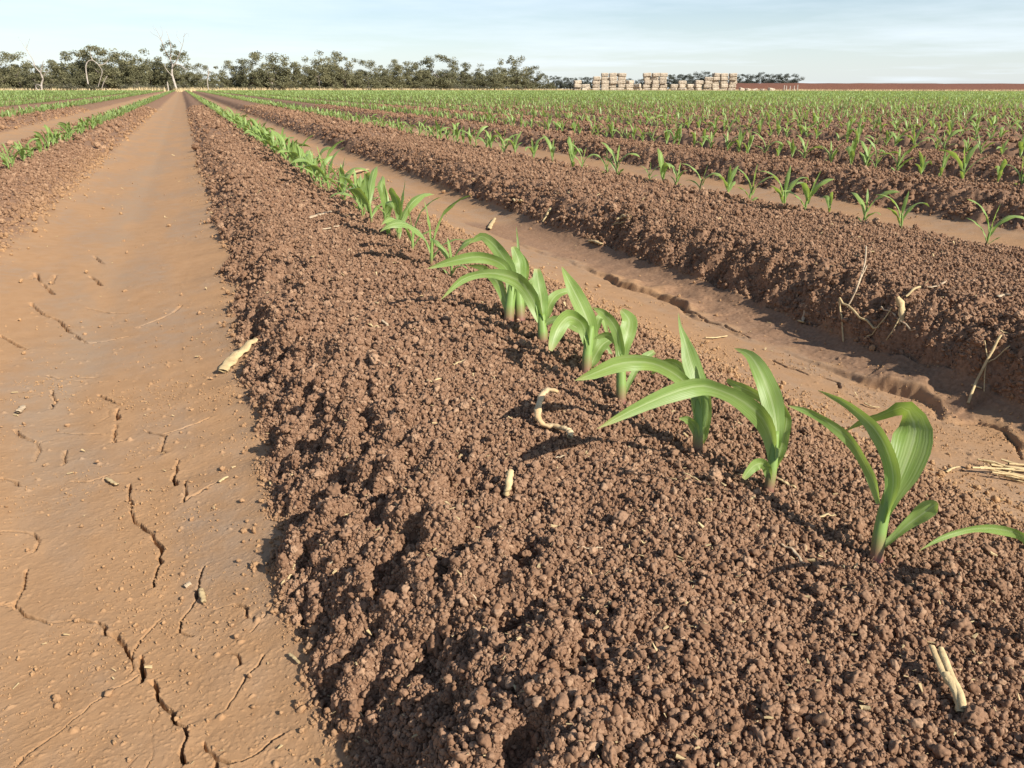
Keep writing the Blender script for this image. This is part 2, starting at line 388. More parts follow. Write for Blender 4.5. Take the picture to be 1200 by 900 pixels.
def leaf_material(name, ca, cb, rib, tr, tcol):
    m, nt, N = nodes(name)
    at = N('ShaderNodeAttribute', attribute_name='leaf'); sx = N('ShaderNodeSeparateXYZ'); nt.links.new(at.outputs['Vector'], sx.inputs[0])
    ab = N('ShaderNodeMath', operation='ABSOLUTE'); nt.links.new(sx.outputs[0], ab.inputs[0])
    rnd = N('ShaderNodeObjectInfo').outputs['Random']; pos = N('ShaderNodeTexCoord').outputs['Object']
    c = mixc(nt, rnd, ca, cb)
    c = mixc(nt, ramp(nt, noise(nt, pos, 60, 3), .35, .75, 0, .5), c, cb)
    w = N('ShaderNodeMath', operation='SINE'); q = N('ShaderNodeMath', operation='MULTIPLY'); q.inputs[1].default_value = 41
    nt.links.new(sx.outputs[0], q.inputs[0]); nt.links.new(q.outputs[0], w.inputs[0])
    cv = N('ShaderNodeCombineXYZ'); vx = N('ShaderNodeMath', operation='MULTIPLY'); vx.inputs[1].default_value = 14; nt.links.new(sx.outputs[0], vx.inputs[0])
    vy = N('ShaderNodeMath', operation='MULTIPLY'); vy.inputs[1].default_value = 2.5; nt.links.new(sx.outputs[1], vy.inputs[0]); vz = N('ShaderNodeMath', operation='MULTIPLY'); vz.inputs[1].default_value = 40; nt.links.new(rnd, vz.inputs[0])
    for q_, o_ in enumerate((vx, vy, vz)): nt.links.new(o_.outputs[0], cv.inputs[q_])
    vein = noise(nt, cv.outputs[0], 1.0, 3, .6)
    c = mixc(nt, ramp(nt, vein, .45, .62, 0, .42), c, rib)
    c = mixc(nt, ramp(nt, vein, .42, .30, 0, .45), c, (.11, .20, .035))
    c = mixc(nt, ramp(nt, ab.outputs[0], .05, .13, .75, 0), c, rib)
    c = mixc(nt, ramp(nt, sx.outputs[1], .0, .25, .45, 0), c, rib)          # paler near the collar
    c = mixc(nt, ramp(nt, noise(nt, pos, 18, 3), .45, .75, 0, .35), c, (.34, .42, .12))
    c = mixc(nt, ramp(nt, noise(nt, pos, 700, 2), .68, .76, 0, .55), c, (.30, .22, .12))
    c = mixc(nt, ramp(nt, sx.outputs[1], .90, 1.0, 0, .75), c, (.45, .40, .16))
    finish(nt, c, .42, .35, (w.outputs[0], .00008), tr, mixc(nt, .65, c, tcol), normal_strength=.5)
    return m
def stem_material():
    m, nt, N = nodes('corn_stem')
    at = N('ShaderNodeAttribute', attribute_name='leaf'); sx = N('ShaderNodeSeparateXYZ'); nt.links.new(at.outputs['Vector'], sx.inputs[0])
    c = mixc(nt, ramp(nt, sx.outputs[1], .12, .42), (.26, .10, .085), (.22, .33, .085))
    finish(nt, c, .5, .3, None, .15)
    return m
def straw_material(name, a, b, sc=40):
    m, nt, N = nodes(name)
    pos = N('ShaderNodeTexCoord').outputs['Object']
    c = mixc(nt, ramp(nt, noise(nt, pos, sc, 4), .3, .7), a, b)
    c = mixc(nt, ramp(nt, noise(nt, pos, sc * 3, 3), .6, .8), c, (.16, .10, .06))
    finish(nt, c, .8, .2, (noise(nt, pos, sc * 4, 3), .0015), .0)
    return m
def tree_leaf_material(name, a, b, c2):
    m, nt, N = nodes(name)
    pos = N('ShaderNodeTexCoord').outputs['Object']; rnd = N('ShaderNodeObjectInfo').outputs['Random']
    at = N('ShaderNodeAttribute', attribute_name='leaf'); sx = N('ShaderNodeSeparateXYZ'); nt.links.new(at.outputs['Vector'], sx.inputs[0])
    c = mixc(nt, rnd, a, b); c = mixc(nt, ramp(nt, sx.outputs[0], 0, 1, 0, .8), c, c2)
    finish(nt, c, .6, .25, None, .25)
    return m
def bark_material(name, a, b):
    m, nt, N = nodes(name)
    pos = N('ShaderNodeTexCoord').outputs['Object']
    c = mixc(nt, ramp(nt, noise(nt, pos, 1.6, 5), .4, .65), a, b)
    finish(nt, c, .8, .2, (noise(nt, pos, 9, 4), .03)); return m
MAT['soil'] = soil_material(); MAT['crumb'] = clod_material()
MAT['corn'] = leaf_material('corn_leaf', (.25, .375, .085), (.195, .315, .08), (.44, .54, .25), .38, (.50, .64, .07))
MAT['stem'] = stem_material()
MAT['corn_far'] = leaf_material('corn_leaf_far', (.30, .42, .12), (.24, .36, .10), (.48, .56, .28), .38, (.52, .64, .10))
MAT['straw'] = straw_material('dry_stalk', (.58, .45, .24), (.43, .31, .16), 60)
MAT['straw_grey'] = straw_material('grey_stalk', (.50, .39, .26), (.38, .28, .18), 60)
MAT['straw_root'] = straw_material('root_stalk', (.52, .33, .15), (.60, .48, .30), 45)
MAT['bale'] = straw_material('baled_straw', (.54, .46, .35), (.42, .35, .26), 1.6)
MAT['bale_old'] = straw_material('weathered_straw', (.50, .43, .33), (.42, .35, .26), 1.6)
MAT['twine'] = bark_material('twine', (.20, .16, .12), (.15, .12, .09))
MAT['gum'] = tree_leaf_material('gum_leaf', (.185, .175, .085), (.105, .108, .055), (.25, .235, .13))
MAT['gum_far'] = tree_leaf_material('far_gum_leaf', (.075, .085, .065), (.062, .072, .056), (.10, .105, .08))
MAT['scrub'] = tree_leaf_material('scrub_leaf', (.14, .135, .085), (.11, .108, .068), (.19, .175, .115))
MAT['bark'] = bark_material('grey_bark', (.26, .22, .18), (.15, .12, .10))
MAT['pale_bark'] = bark_material('pale_bark', (.46, .41, .35), (.30, .26, .21))
MAT['dry_grass'] = straw_material('dry_grass', (.62, .50, .29), (.50, .39, .22), 3)
MAT['bank'] = bark_material('bank_soil', (.175, .078, .048), (.135, .062, .040))
MAT['post'] = bark_material('post_wood', (.45, .40, .34), (.35, .30, .25))

ground = build_ground()

# ------------------------------------------------------------------ loose soil crumbs (uncountable)
def clod_mesh(seed, sub):
    g = np.random.default_rng(seed); bm = bmesh.new(); bmesh.ops.create_icosphere(bm, subdivisions=sub, radius=1)
    V = np.array([v.co for v in bm.verts]); V /= np.linalg.norm(V, axis=1)[:, None]
    n = 26 if sub == 3 else 120; C = g.normal(size=(n, 3)); C /= np.linalg.norm(C, axis=1)[:, None]; C *= g.uniform(*((.45, .75) if sub == 3 else (.62, .9)), n)[:, None]; rho = g.uniform(*((.22, .44) if sub == 3 else (.11, .26)), n)
    if seed % 2: Nn = g.normal(size=(22, 3)); Nn /= np.linalg.norm(Nn, axis=1)[:, None]; hk = g.uniform(.62, .95, 22)
    b = V @ C.T; disc = b * b - ((C ** 2).sum(1) - rho ** 2)[None]
    t = np.where(disc > 0, b + np.sqrt(np.maximum(disc, 0)), 0)
    rad = np.maximum(t.max(1), .55)
    if seed % 2: rad = np.minimum((hk[None] / np.maximum(V @ Nn.T, .05)).min(1), 1.25) * (.42 + .62 * rad)
    sc = g.uniform(.7, 1.15, 3)
    for v, d, q in zip(bm.verts, V, rad): v.co = Vector(d * q * sc)
    me = bpy.data.meshes.new('soil_crumb'); bm.to_mesh(me); bm.free()
    me.polygons.foreach_set('use_smooth', [True] * len(me.polygons)); me.materials.append(MAT['crumb'])
    return bpy.data.objects.new('soil_crumb', me)
def instancer(name, P, S, srcs, tint):
    n = len(P); me = bpy.data.meshes.new(name); me.vertices.add(n); me.vertices.foreach_set('co', np.asarray(P, np.float32).ravel())
    a = me.attributes.new('scl', 'FLOAT_VECTOR', 'POINT'); a.data.foreach_set('vector', np.asarray(S, np.float32).ravel())
    a = me.attributes.new('rot', 'FLOAT_VECTOR', 'POINT'); a.data.foreach_set('vector', rng.uniform(-3.14, 3.14, (n, 3)).astype(np.float32).ravel())
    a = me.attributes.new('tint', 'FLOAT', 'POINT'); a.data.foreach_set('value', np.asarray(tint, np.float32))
    a = me.attributes.new('pick', 'INT', 'POINT'); big = np.asarray(S)[:, 0] > .0065; a.data.foreach_set('value', np.where(big, rng.integers(NB, len(srcs), n), rng.integers(0, NB, n)).astype(np.int32))
    o = link_mesh(name, me)
    ng = bpy.data.node_groups.new(name, 'GeometryNodeTree')
    ng.interface.new_socket('Geometry', in_out='INPUT', socket_type='NodeSocketGeometry'); ng.interface.new_socket('Geometry', in_out='OUTPUT', socket_type='NodeSocketGeometry')
    gi = ng.nodes.new('NodeGroupInput'); go = ng.nodes.new('NodeGroupOutput'); ip = ng.nodes.new('GeometryNodeInstanceOnPoints'); jn = ng.nodes.new('GeometryNodeJoinGeometry')
    for s in reversed(srcs):
        oi = ng.nodes.new('GeometryNodeObjectInfo'); oi.inputs['Object'].default_value = s; oi.inputs['As Instance'].default_value = True
        ng.links.new(oi.outputs['Geometry'], jn.inputs[0])
    def att(n_, ty):
        q = ng.nodes.new('GeometryNodeInputNamedAttribute'); q.data_type = ty; q.inputs[0].default_value = n_
        return q.outputs[0]
    ng.links.new(gi.outputs[0], ip.inputs['Points']); ng.links.new(jn.outputs[0], ip.inputs['Instance'])
    ip.inputs['Pick Instance'].default_value = True
    ng.links.new(att('pick', 'INT'), ip.inputs['Instance Index']); ng.links.new(att('rot', 'FLOAT_VECTOR'), ip.inputs['Rotation']); ng.links.new(att('scl', 'FLOAT_VECTOR'), ip.inputs['Scale'])
    ng.links.new(ip.outputs[0], go.inputs[0])
    md = o.modifiers.new('scatter', 'NODES'); md.node_group = ng
    return o
SRC = [clod_mesh(s, 3) for s in range(6)]; BIG = [clod_mesh(50 + 2 * s, 4) for s in range(5)]
NB = 6
def crumbs():
    P, S, TN = [], [], []
    def band(n, r0, r1, med, sig, need='rough', lim=(0, 1), half=41):
        r = np.sqrt(rng.uniform(r0 * r0, r1 * r1, n)); a = R_(1) * rng.uniform(*(sorted(half) if isinstance(half, tuple) else (-half, half)), n) + PSI
        x, y = r * np.sin(a), r * np.cos(a)
        z, ro, gr, ws = terrain(x, y, r)
        cl = fbm(x / .07, y / .07, 201, 2)
        cl = cl if need != 'steep' else cl
        if need == 'steep':
            h = .003; gx = (terrain(x + h, y, r)[0] - terrain(x - h, y, r)[0]) / (2 * h); gy = (terrain(x, y + h, r)[0] - terrain(x, y - h, r)[0]) / (2 * h)
            sl = np.hypot(gx, gy); cl = ss(sl, .8, 2.0) * ro
        p = {'dust': (1 - ro) * .16 * ss(fbm(x / .12, y / .12, 205, 3), -.3, .4), 'steep': cl, 'rough': ro * (.55 + .45 * ss(cl, -.4, .4)), 'shoulder': ws * ro * ss(cl, -.25, .35), 'floor': (1 - ro) * (.03 + .5 * np.exp(-np.minimum(np.mod(x - X0, PER), np.minimum(PER - np.mod(x - X0, PER), np.abs(np.mod(x - X0, PER) - np.where((x > .05) & (x < 1.5), 1.0, .9)))) / .035))}[need]
        k = (rng.uniform(size=n) < p) & (gr < .1)
        s = np.clip(med * np.exp(rng.normal(0, sig, n)), med * .35, med * 3.0)[k]
        P.append(np.stack([x, y, z], 1)[k] + np.array([0, 0, 1]) * (s * rng.uniform(-.3, 1.25, len(s)))[:, None])
        xm = np.mod(x - X0, PER); tn = np.clip(ss(xm, .66, .92) * .38 * (xm < 1.2) + (1 - ro) * .7, 0, 1) * (1 if need != 'shoulder' else .0)  # crumbs paler on right-hand slopes: tan crust plus sunlit brightness painted in
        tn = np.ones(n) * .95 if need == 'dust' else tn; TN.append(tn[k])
        S.append(s[:, None] * rng.uniform(.8, 1.2, (len(s), 3)))
    band(480000, .3, 1.3, .00125, .55)
    band(30000, .3, 1.3, .0030, .35)
    band(420000, 1.2, 3.2, .0021, .52)
    band(22000, 1.2, 3.2, .0045, .3)
    band(320000, 3.0, 8, .0046, .45)
    band(120000, 8, 24, .0125, .4)
    for sgn in (-1, 1):
        band(60000, .35, 2.2, .0030, .45, half=(sgn * 41, sgn * 72)); band(50000, 2.2, 8, .0070, .42, half=(sgn * 41, sgn * 66))
    band(11000, .3, 3.2, .0066, .35, 'shoulder')
    band(16000, 3, 12, .012, .35, 'shoulder')
    band(1400, .3, 3.0, .0078, .22, 'shoulder')
    band(260000, .3, 1.9, .0010, .45, 'dust')
    band(40000, .3, 2.4, .0022, .45, 'floor')
    band(20000, 2.4, 8, .0045, .4, 'floor')
    band(300000, .3, 1.6, .0020, .5, 'steep')
    band(150000, 1.6, 4.0, .0032, .45, 'steep')
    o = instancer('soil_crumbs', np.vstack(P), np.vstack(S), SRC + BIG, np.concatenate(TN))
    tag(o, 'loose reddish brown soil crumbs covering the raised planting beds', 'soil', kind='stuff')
crumbs()

# ------------------------------------------------------------------ corn
def blade(mb, P, W, side=None, fold=.35, twist=0.0, ns=18, tip=True, ripple=.0, up=None):
    """leaf: centre line P (k,3), widths W (k), side = preferred width direction"""
    C = catmull(P, ns); w = np.maximum(np.interp(np.linspace(0, len(W) - 1, ns), np.arange(len(W)), W), 0)
    T = np.gradient(C, axis=0); T /= np.linalg.norm(T, axis=1)[:, None] + 1e-9
    s = np.linspace(0, 1, ns)
    if side is None:
        side = np.cross(T, [0, 0, 1.0])
        d = T[:, :2].sum(0); flat = np.cross([*(C[-1] - C[0])[:2], 0], [0, 0, 1.0])
        flat = flat / (np.linalg.norm(flat) + 1e-9)
        side = np.tile(flat, (ns, 1))
    else: side = np.tile(np.asarray(side, float), (ns, 1)) if np.ndim(side) == 1 else side
    side = side - T * (side * T).sum(1)[:, None]; side /= np.linalg.norm(side, axis=1)[:, None] + 1e-9
    Nn = np.cross(side, T)
    if twist:
        a = (twist * s)[:, None]; side, Nn = side * np.cos(a) + Nn * np.sin(a), Nn * np.cos(a) - side * np.sin(a)
    fo = fold + .9 * np.exp(-(s / .12) ** 2)
    ts = np.array([-1, -.55, 0, .55, 1.0])
    ph = rng.uniform(0, 6.28)
    V = []; A = []
    for t in ts:
        rip = ripple * np.sin(s * 17 + ph + (t > 0) * 2) * abs(t) * w
        cs = 1 / np.sqrt(1 + fo ** 2)
        V.append(C + side * (w * .5 * t * cs)[:, None] + Nn * ((w * .5 * (abs(t) ** 1.4) * fo * cs) + rip)[:, None])
        A.append(np.stack([np.full(ns, t), s, np.zeros(ns)], 1))
    V = np.stack(V, 1).reshape(-1, 3); A = np.stack(A, 1).reshape(-1, 3)
    F = [(i * 5 + j, i * 5 + j + 1, (i + 1) * 5 + j + 1, (i + 1) * 5 + j) for i in range(ns - 1) for j in range(4)]
    mb.add(V, F, A)
def stem_mb(P, rad, n=9):
    C = catmull(P, 10); r = np.interp(np.linspace(0, 1, 10), np.linspace(0, 1, len(rad)), rad)
    V, F = tube(C, r, n); A = np.zeros((len(V), 3)); A[:10 * n, 1] = np.repeat(np.linspace(0, 1, 10), n); A[-1, 1] = 1
    m = MB(); m.add(V, F, A); return m

# nearest plants, leaf by leaf: (pixel polyline, depth offset m, width px, roll deg)
def near_plant(base, stem, leaves, label, xy=None, stemw=12):
    b = on_plane(*base, 0.0) if xy is None else np.array([*xy, 0.0])
    b[2] = gz(b[0], b[1]) - .004
    dep = depth_of(b)
    root = empty('corn_plant', b); tag(root, label, 'corn plant', 'corn plants in the middle row')
    ms = dep / 900
    sp = [b + np.array([0, 0, -.006])] + [pix(px, py, dep) for px, py in stem[1:]]
    st = stem_mb([p - b for p in sp], [stemw * ms * .5, stemw * ms * .5, stemw * ms * .46, stemw * ms * .3])
    st.build('stem', MAT['stem'], root)
    for pts, dz, W, roll in leaves:
        k = len(pts); dz = np.interp(np.linspace(0, 1, k), np.linspace(0, 1, len(dz)), dz)
        P = [pix(px, py, dep + d) - b for (px, py), d in zip(pts, dz)]
        C = catmull(P, 18); T = np.gradient(C, axis=0); T /= np.linalg.norm(T, axis=1)[:, None]
        vd = (b + C) - CAM; vd /= np.linalg.norm(vd, axis=1)[:, None]
        sd = np.cross(vd, T); sd /= np.linalg.norm(sd, axis=1)[:, None] + 1e-9
        if isinstance(roll, (int, float)): roll = [roll, roll]
        rl = np.radians(np.interp(np.linspace(0, 1, 18), np.linspace(0, 1, len(roll)), roll))[:, None]
        nn = np.cross(sd, T); sd = sd * np.cos(rl) + nn * np.sin(rl)
        wv = np.array(W) * ms
        mb = MB(); blade(mb, P, wv / max(.75, math.cos(math.radians(np.mean(np.abs(roll))))) * .93, sd, .26, ripple=.085)
        mb.build('leaf', MAT['corn'], root)
    return root
near = []
near.append(near_plant((1028,657), [(1028,657),(1030,630),(1036,600),(1042,572)], [
    ([(1031,590),(1024,566),(1013,543),(997,517),(973,497),(947,482),(922,475)], [0,.0,-.03], [9,11,12,13,12,9,0], 30),
    ([(1036,612),(1044,585),(1047,560),(1041,532),(1030,510),(1015,492),(990,472),(958,457)], [-.004,-.01,.01,.05], [9,14,18,20,18,14,10,0], 25),
    ([(1037,605),(1046,580),(1057,553),(1068,523),(1072,500),(1060,477),(1035,485),(1010,494),(988,507)], [.0,.0,.015,.05,.09], [10,20,34,42,36,24,15,14,0], [-10,-10,20,60,60]),
    ([(1029,645),(1048,629),(1065,614),(1080,603),(1092,594),(1099,589)], [0,-.01,-.02], [9,9,13,22,20,5], 15)],
    'nearest whole corn plant, broad folded leaf and low spoon-shaped leaf at right', stemw=15))
near.append(near_plant((901,571), [(901,571),(904,555),(907,530),(909,505)], [
    ([(906,540),(905,519),(898,497),(884,480),(862,465),(840,456),(822,452),(797,457),(766,469),(732,485),(699,503)], [0,-.005,-.03,-.05,-.07], [12,20,25,24,20,20,22,22,18,12,0], [25,25,15]),
    ([(909,525),(910,505),(907,482),(901,460),(891,435),(878,416),(860,408)], [0,.005,.02,.05], [12,17,26,28,23,12,0], -12),
    ([(909,548),(914,530),(919,510),(922,490),(917,473)], [.005,.01,.02], [12,15,16,12,3], 20),
    ([(905,490),(898,472),(884,461),(868,454),(852,445)], [.01,.04,.06], [8,10,13,13,5], 20),
    ([(902,562),(899,549),(892,543),(882,547),(871,561)], [0,-.012,-.015], [8,11,14,14,5], 25)],
    'corn plant with one very long leaf arching left, just behind the nearest plant'))
near.append(near_plant((819,529), [(819,529),(818,510),(818,485),(819,465)], [
    ([(820,500),(820,482),(817,451),(809,423),(803,401),(797,382),(795,366)], [0,0,.01,.02], [14,20,25,23,12,4,0], -15),
    ([(819,478),(815,462),(803,448),(789,437),(769,427),(747,424),(722,427),(697,437),(673,446)], [0,-.01,-.03,-.04], [12,15,16,16,18,20,20,15,0], 18),
    ([(821,522),(826,500),(829,470),(825,438)], [.004,.01,.015], [12,15,12,3], 20),
    ([(818,470),(806,448),(797,430),(781,424),(764,438)], [.01,.03,.05], [8,9,12,10,3], 25),
    ([(818,512),(813,498),(805,491),(796,490)], [-.002,-.012], [9,12,9,2], 30)],
    'corn plant with a thin upright tip and a flat leaf reaching left toward its neighbour'))
near.append(near_plant((728,471), [(728,471),(728,455),(728,435),(729,415)], [
    ([(729,430),(731,408),(735,390),(737,375),(728,363)], [0,.0,.01,.015], [10,15,22,20,5], -10),
    ([(728,432),(727,408),(722,386),(712,371),(704,365),(694,360)], [0,-.008,-.02], [10,13,13,12,9,0], 20),
    ([(730,466),(737,449),(746,432),(756,419),(767,412)], [0,.01,.02], [7,7,8,11,6], 10),
    ([(727,420),(722,400),(709,392),(695,398)], [.01,.02,.03], [8,9,8,0], 30)],
    'slim corn plant with a blunt top leaf and narrow spoon leaf low at right'))
near.append(near_plant((687,437), [(687,437),(688,420),(690,400),(693,382)], [
    ([(690,412),(692,396),(689,378),(681,358),(671,338),(663,322),(658,312)], [0,0,.01,.02], [12,18,22,22,17,8,0], -12),
    ([(689,404),(684,383),(676,374),(665,372),(653,386),(645,411)], [0,-.015,-.035], [12,15,17,20,20,5], 20),
    ([(690,434),(697,418),(706,404),(719,396)], [0,.008,.015], [11,17,16,7], 20),
    ([(692,400),(700,380),(705,372),(712,392)], [.01,.02,.03], [8,10,9,3], 20)],
    'corn plant with a tall pointed blade leaning left and a pinkish stem base'))
near.append(near_plant((636,404), [(636,404),(636,392),(635,378),(635,368)], [
    ([(635,384),(635,366),(634,350),(631,332),(629,315)], [0,0,.01], [10,15,18,17,7], -10),
    ([(636,382),(648,375),(662,377),(680,386),(700,397),(712,410),(720,423)], [0,-.02,-.03,-.03], [7,10,12,12,11,8,0], 15),
    ([(637,380),(643,360),(652,346),(668,340)], [0,.01,.02], [10,14,12,5], 20),
    ([(635,376),(624,350),(608,329),(585,321),(562,321),(540,329),(516,352)], [0,-.01,-.03,-.04], [13,20,20,13,10,9,0], 20)],
    'corn plant with one leaf curving right and one long leaf drooping left'))
near.append(near_plant((596,378), [(596,378),(597,362),(599,345),(600,330)], [
    ([(598,356),(600,335),(597,315),(587,297),(575,283),(563,277),(549,286)], [0,0,.01,.02], [11,14,17,17,13,10,0], 15),
    ([(598,345),(596,320),(584,307),(560,301),(530,306),(500,315)], [0,-.02,-.04], [10,12,14,14,12,0], 18),
    ([(598,370),(588,340),(578,325),(565,314),(548,311)], [.005,.01,.03], [10,12,12,9,0], 25)],
    'corn plant with two long leaves sweeping left, tight against the plant behind it'))
near.append(near_plant((610,376), [(610,376),(609,360),(608,345),(608,332)], [
    ([(608,350),(609,325),(608,306),(601,289)], [0,.005,.01], [12,17,18,5], -12),
    ([(609,356),(613,330),(614,310),(609,297)], [.005,.01,.015], [10,14,14,3], 15),
    ([(610,345),(609,310),(607,285),(605,265)], [.01,.01,.015], [5,5,3,0], 10),
    ([(611,368),(616,345),(624,330),(634,325)], [.005,.015,.03], [9,11,9,2], 20)],
    'upright corn plant standing close behind its neighbour, narrow pale shoot at the top'))
near.append(near_plant((0,0), [(0,0),(1213,690),(1216,665),(1218,640)], [
    ([(1217,690),(1212,650),(1198,628),(1170,620),(1145,619),(1120,624),(1098,633),(1076,646)], [0,-.01,-.03,-.035], [8,10,12,11,9,7,5,0], 35),
    ([(1218,660),(1225,610),(1240,560),(1270,530)], [0,.01,.02], [12,22,20,0], 10),
    ([(1218,670),(1230,640),(1262,640),(1290,670)], [0,.01,.02], [12,20,18,0], 15)],
    'corn plant cut by the photo edge, one thin leaf bending down to the soil', xy=(.625, .335)))

# generic seedlings
def corn_kind(seed, hgt=1.0):
    g = np.random.default_rng(1000 + seed); root = empty('corn_plant', (0, 0, 0))
    lean = g.normal(0, .10, 2)
    top = .075 * hgt
    sp = [(0, 0, -.006), (lean[0] * top * .3, lean[1] * top * .3, top * .5), (lean[0] * top, lean[1] * top, top)]
    stem_mb(sp, [.0042, .0045, .0030]).build('stem', MAT['stem'], root)
    phi = g.uniform(0, 6.28); n = int(g.integers(4, 6))
    for i in range(n):
        last = i == n - 1
        h = top * [.18, .45, .7, .9, 1.0][i + (5 - n)]; L = [.055, .115, .165, .16, .10][i + (5 - n)] * hgt * g.uniform(.85, 1.2)
        Wd = [.014, .021, .027, .026, .015][i + (5 - n)] * g.uniform(.85, 1.15)
        a = phi + math.pi * i + g.normal(0, .35)
        e0 = R_([58, 62, 70, 76, 84][i + (5 - n)] + g.normal(0, 6)); dr = R_([40, 85, 110, 85, 15][i + (5 - n)] * g.uniform(.6, 1.25))
        p = np.array([lean[0] * h, lean[1] * h, h - .012]); P = [p.copy()]
        K = 8
        for k in range(K):
            s = (k + .5) / K; e = e0 - dr * s ** 1.5; aa = a + .25 * s * g.normal()
            p = p + np.array([math.cos(aa) * math.cos(e), math.sin(aa) * math.cos(e), math.sin(e)]) * L / K; P.append(p.copy())
        sx = np.linspace(0, 1, K + 1)
        prof_w = (.5 + .5 * ss(sx, 0, .35)) * (1 - np.maximum(sx - (.55 if i + (5 - n) else .75), 0) ** 2 / (.45 if i + (5 - n) else .25) ** 2)
        flat = np.array([-math.sin(a), math.cos(a), 0])
        mb = MB(); blade(mb, P, Wd * np.maximum(prof_w, 0), flat, .28, twist=g.normal(0, .5), ns=12, ripple=.09)
        mb.build('leaf', MAT['corn'], root)
    return root
KINDS = [corn_kind(s, 1 + .1 * math.sin(s * 2.3)) for s in range(9)]
used = [False] * len(KINDS)

# rows of the field
def row_x(k): return ROWX + PER * k
def rowpts(k, y0, y1, sp):
    g = np.random.default_rng(500 + k); ys = np.arange(y0, y1, sp) + g.normal(0, sp * .22, len(np.arange(y0, y1, sp)))
    return ys, row_x(k) + g.normal(0, .014, len(ys))
right_px = [(1160,290),(1062,270),(1013,262),(972,254),(936,250),(913,245),(877,236),(851,231),(822,224),(796,218),(778,216),(758,213),(716,206),(703,204),(673,198),(660,196),(640,191),(614,187),(598,182),(580,180)]
ord_w = ['first', 'second', 'third', 'fourth', 'fifth', 'sixth', 'seventh', 'eighth', 'ninth', 'tenth', 'eleventh', 'twelfth', 'thirteenth', 'fourteenth', 'fifteenth', 'sixteenth', 'seventeenth', 'eighteenth', 'nineteenth', 'twentieth']
cands = []                                               # (distance, x, y, row)
for k in range(-40, 150):
    if k == 0:
        ysr = []
        for a, b in [(529,322), (500,310), (477,296), (460,284), (447,279), (427,265), (415,258)]:
            p = on_plane(a, b, 0.0); cands.append((math.hypot(p[0], p[1]), p[0] * .5 + ROWX * .5, p[1], 0)); ysr.append(p[1])
        ys, xs = rowpts(0, max(ysr) + .12, 60, .130)
    elif k == 1:
        ysr = [];
        for a, b in right_px:
            p = on_plane(a, b, 0.0); cands.append((math.hypot(p[0], p[1]), row_x(1) + (p[0] - row_x(1)) * .3, p[1], 1))
            ysr.append(p[1])
        ys, xs = rowpts(1, max(ysr) + .16, 60, .165)
    else:
        ys, xs = rowpts(k, .3, 60, .15)
    for x, y in zip(xs, ys): cands.append((math.hypot(x, y), x, y, k))
def in_view(x, y, m=1.06):
    F = x * FW[0] + y * FW[1]; Rr = x * RT[0] + y * RT[1]
    return F > .3 and abs(Rr) < (600 / 965 * F + .1) * m and F < Fend(np.array(Rr)) - 4
aside = [c for c in cands if not in_view(c[1], c[2]) and in_view(c[1], c[2], 1.6) and c[0] < 40 and (c[3] != 0 or c[2] > 1.6)]
cands = sorted(c for c in cands if in_view(c[1], c[2]))
# leave out a few plants, as in the photograph's thin stretches
NIND = 291
ind, rest = cands[:NIND], cands[NIND:]
rowcount = {}
ROWNAME = {0: 'middle row', 1: 'next row right, beyond the eroded furrow', 2: 'third row back on the right side', -1: 'row left of the smooth cracked furrow'}
for d, x, y, k in ind:
    vi = int(rng.integers(0, len(KINDS)))
    o = KINDS[vi] if not used[vi] else copy_tree(KINDS[vi])
    used[vi] = True
    o.location = (x, y, gz(x, y) - .003); o.rotation_euler = (rng.normal(0, .07), rng.normal(0, .07), rng.uniform(0, 6.28))
    s = rng.uniform(.8, 1.18) * (.90 if k == 1 else .84 if k == -1 else (1.0 if k == 0 and y < 2.6 else (1.02 if k == 0 else 1.0))) * (1.0 if rng.uniform() > .12 else .72); o.scale = (s, s, s)
    n = rowcount.get(k, 0); rowcount[k] = n + 1
    if k == 0:
        lab = (f'{ord_w[n]} seedling behind the two paired corn plants in the middle row' if n < 10 else 'small corn seedling packed among others far along the middle row')
        grp = 'corn plants in the middle row'
    elif k == 1:
        lab = (f'{ord_w[n]} seedling from the right edge in the row beyond the eroded furrow' if n < 20 else 'small corn seedling in the crowded far part of the row beyond the eroded furrow')
        grp = 'corn plants in the row beyond the eroded furrow'
    elif k == -1:
        lab = (f'{ord_w[n]} seedling from the left edge in the row left of the cracked furrow' if n < 12 else 'small corn seedling far along the row left of the cracked furrow')
        grp = 'corn plants in the row left of the cracked furrow'
    elif k == 2:
        lab = (f'{ord_w[n]} seedling from the right edge in the second row past the eroded furrow' if n < 12 else 'small corn seedling far along the second row past the eroded furrow')
        grp = 'corn plants in the second row past the eroded furrow'
    elif k > 2:
        lab = 'small green corn seedling in the many rows stretching across the right of the field'
        grp = 'corn plants in the far right rows'
    else:
        lab = 'small green corn seedling in the far rows at the left of the field'
        grp = 'corn plants in the far left rows'
    tag(o, lab, 'corn plant', grp)
for u, o in zip(used, KINDS):
    if not u:
        for c in list(o.children): bpy.data.objects.remove(c)
        bpy.data.objects.remove(o)

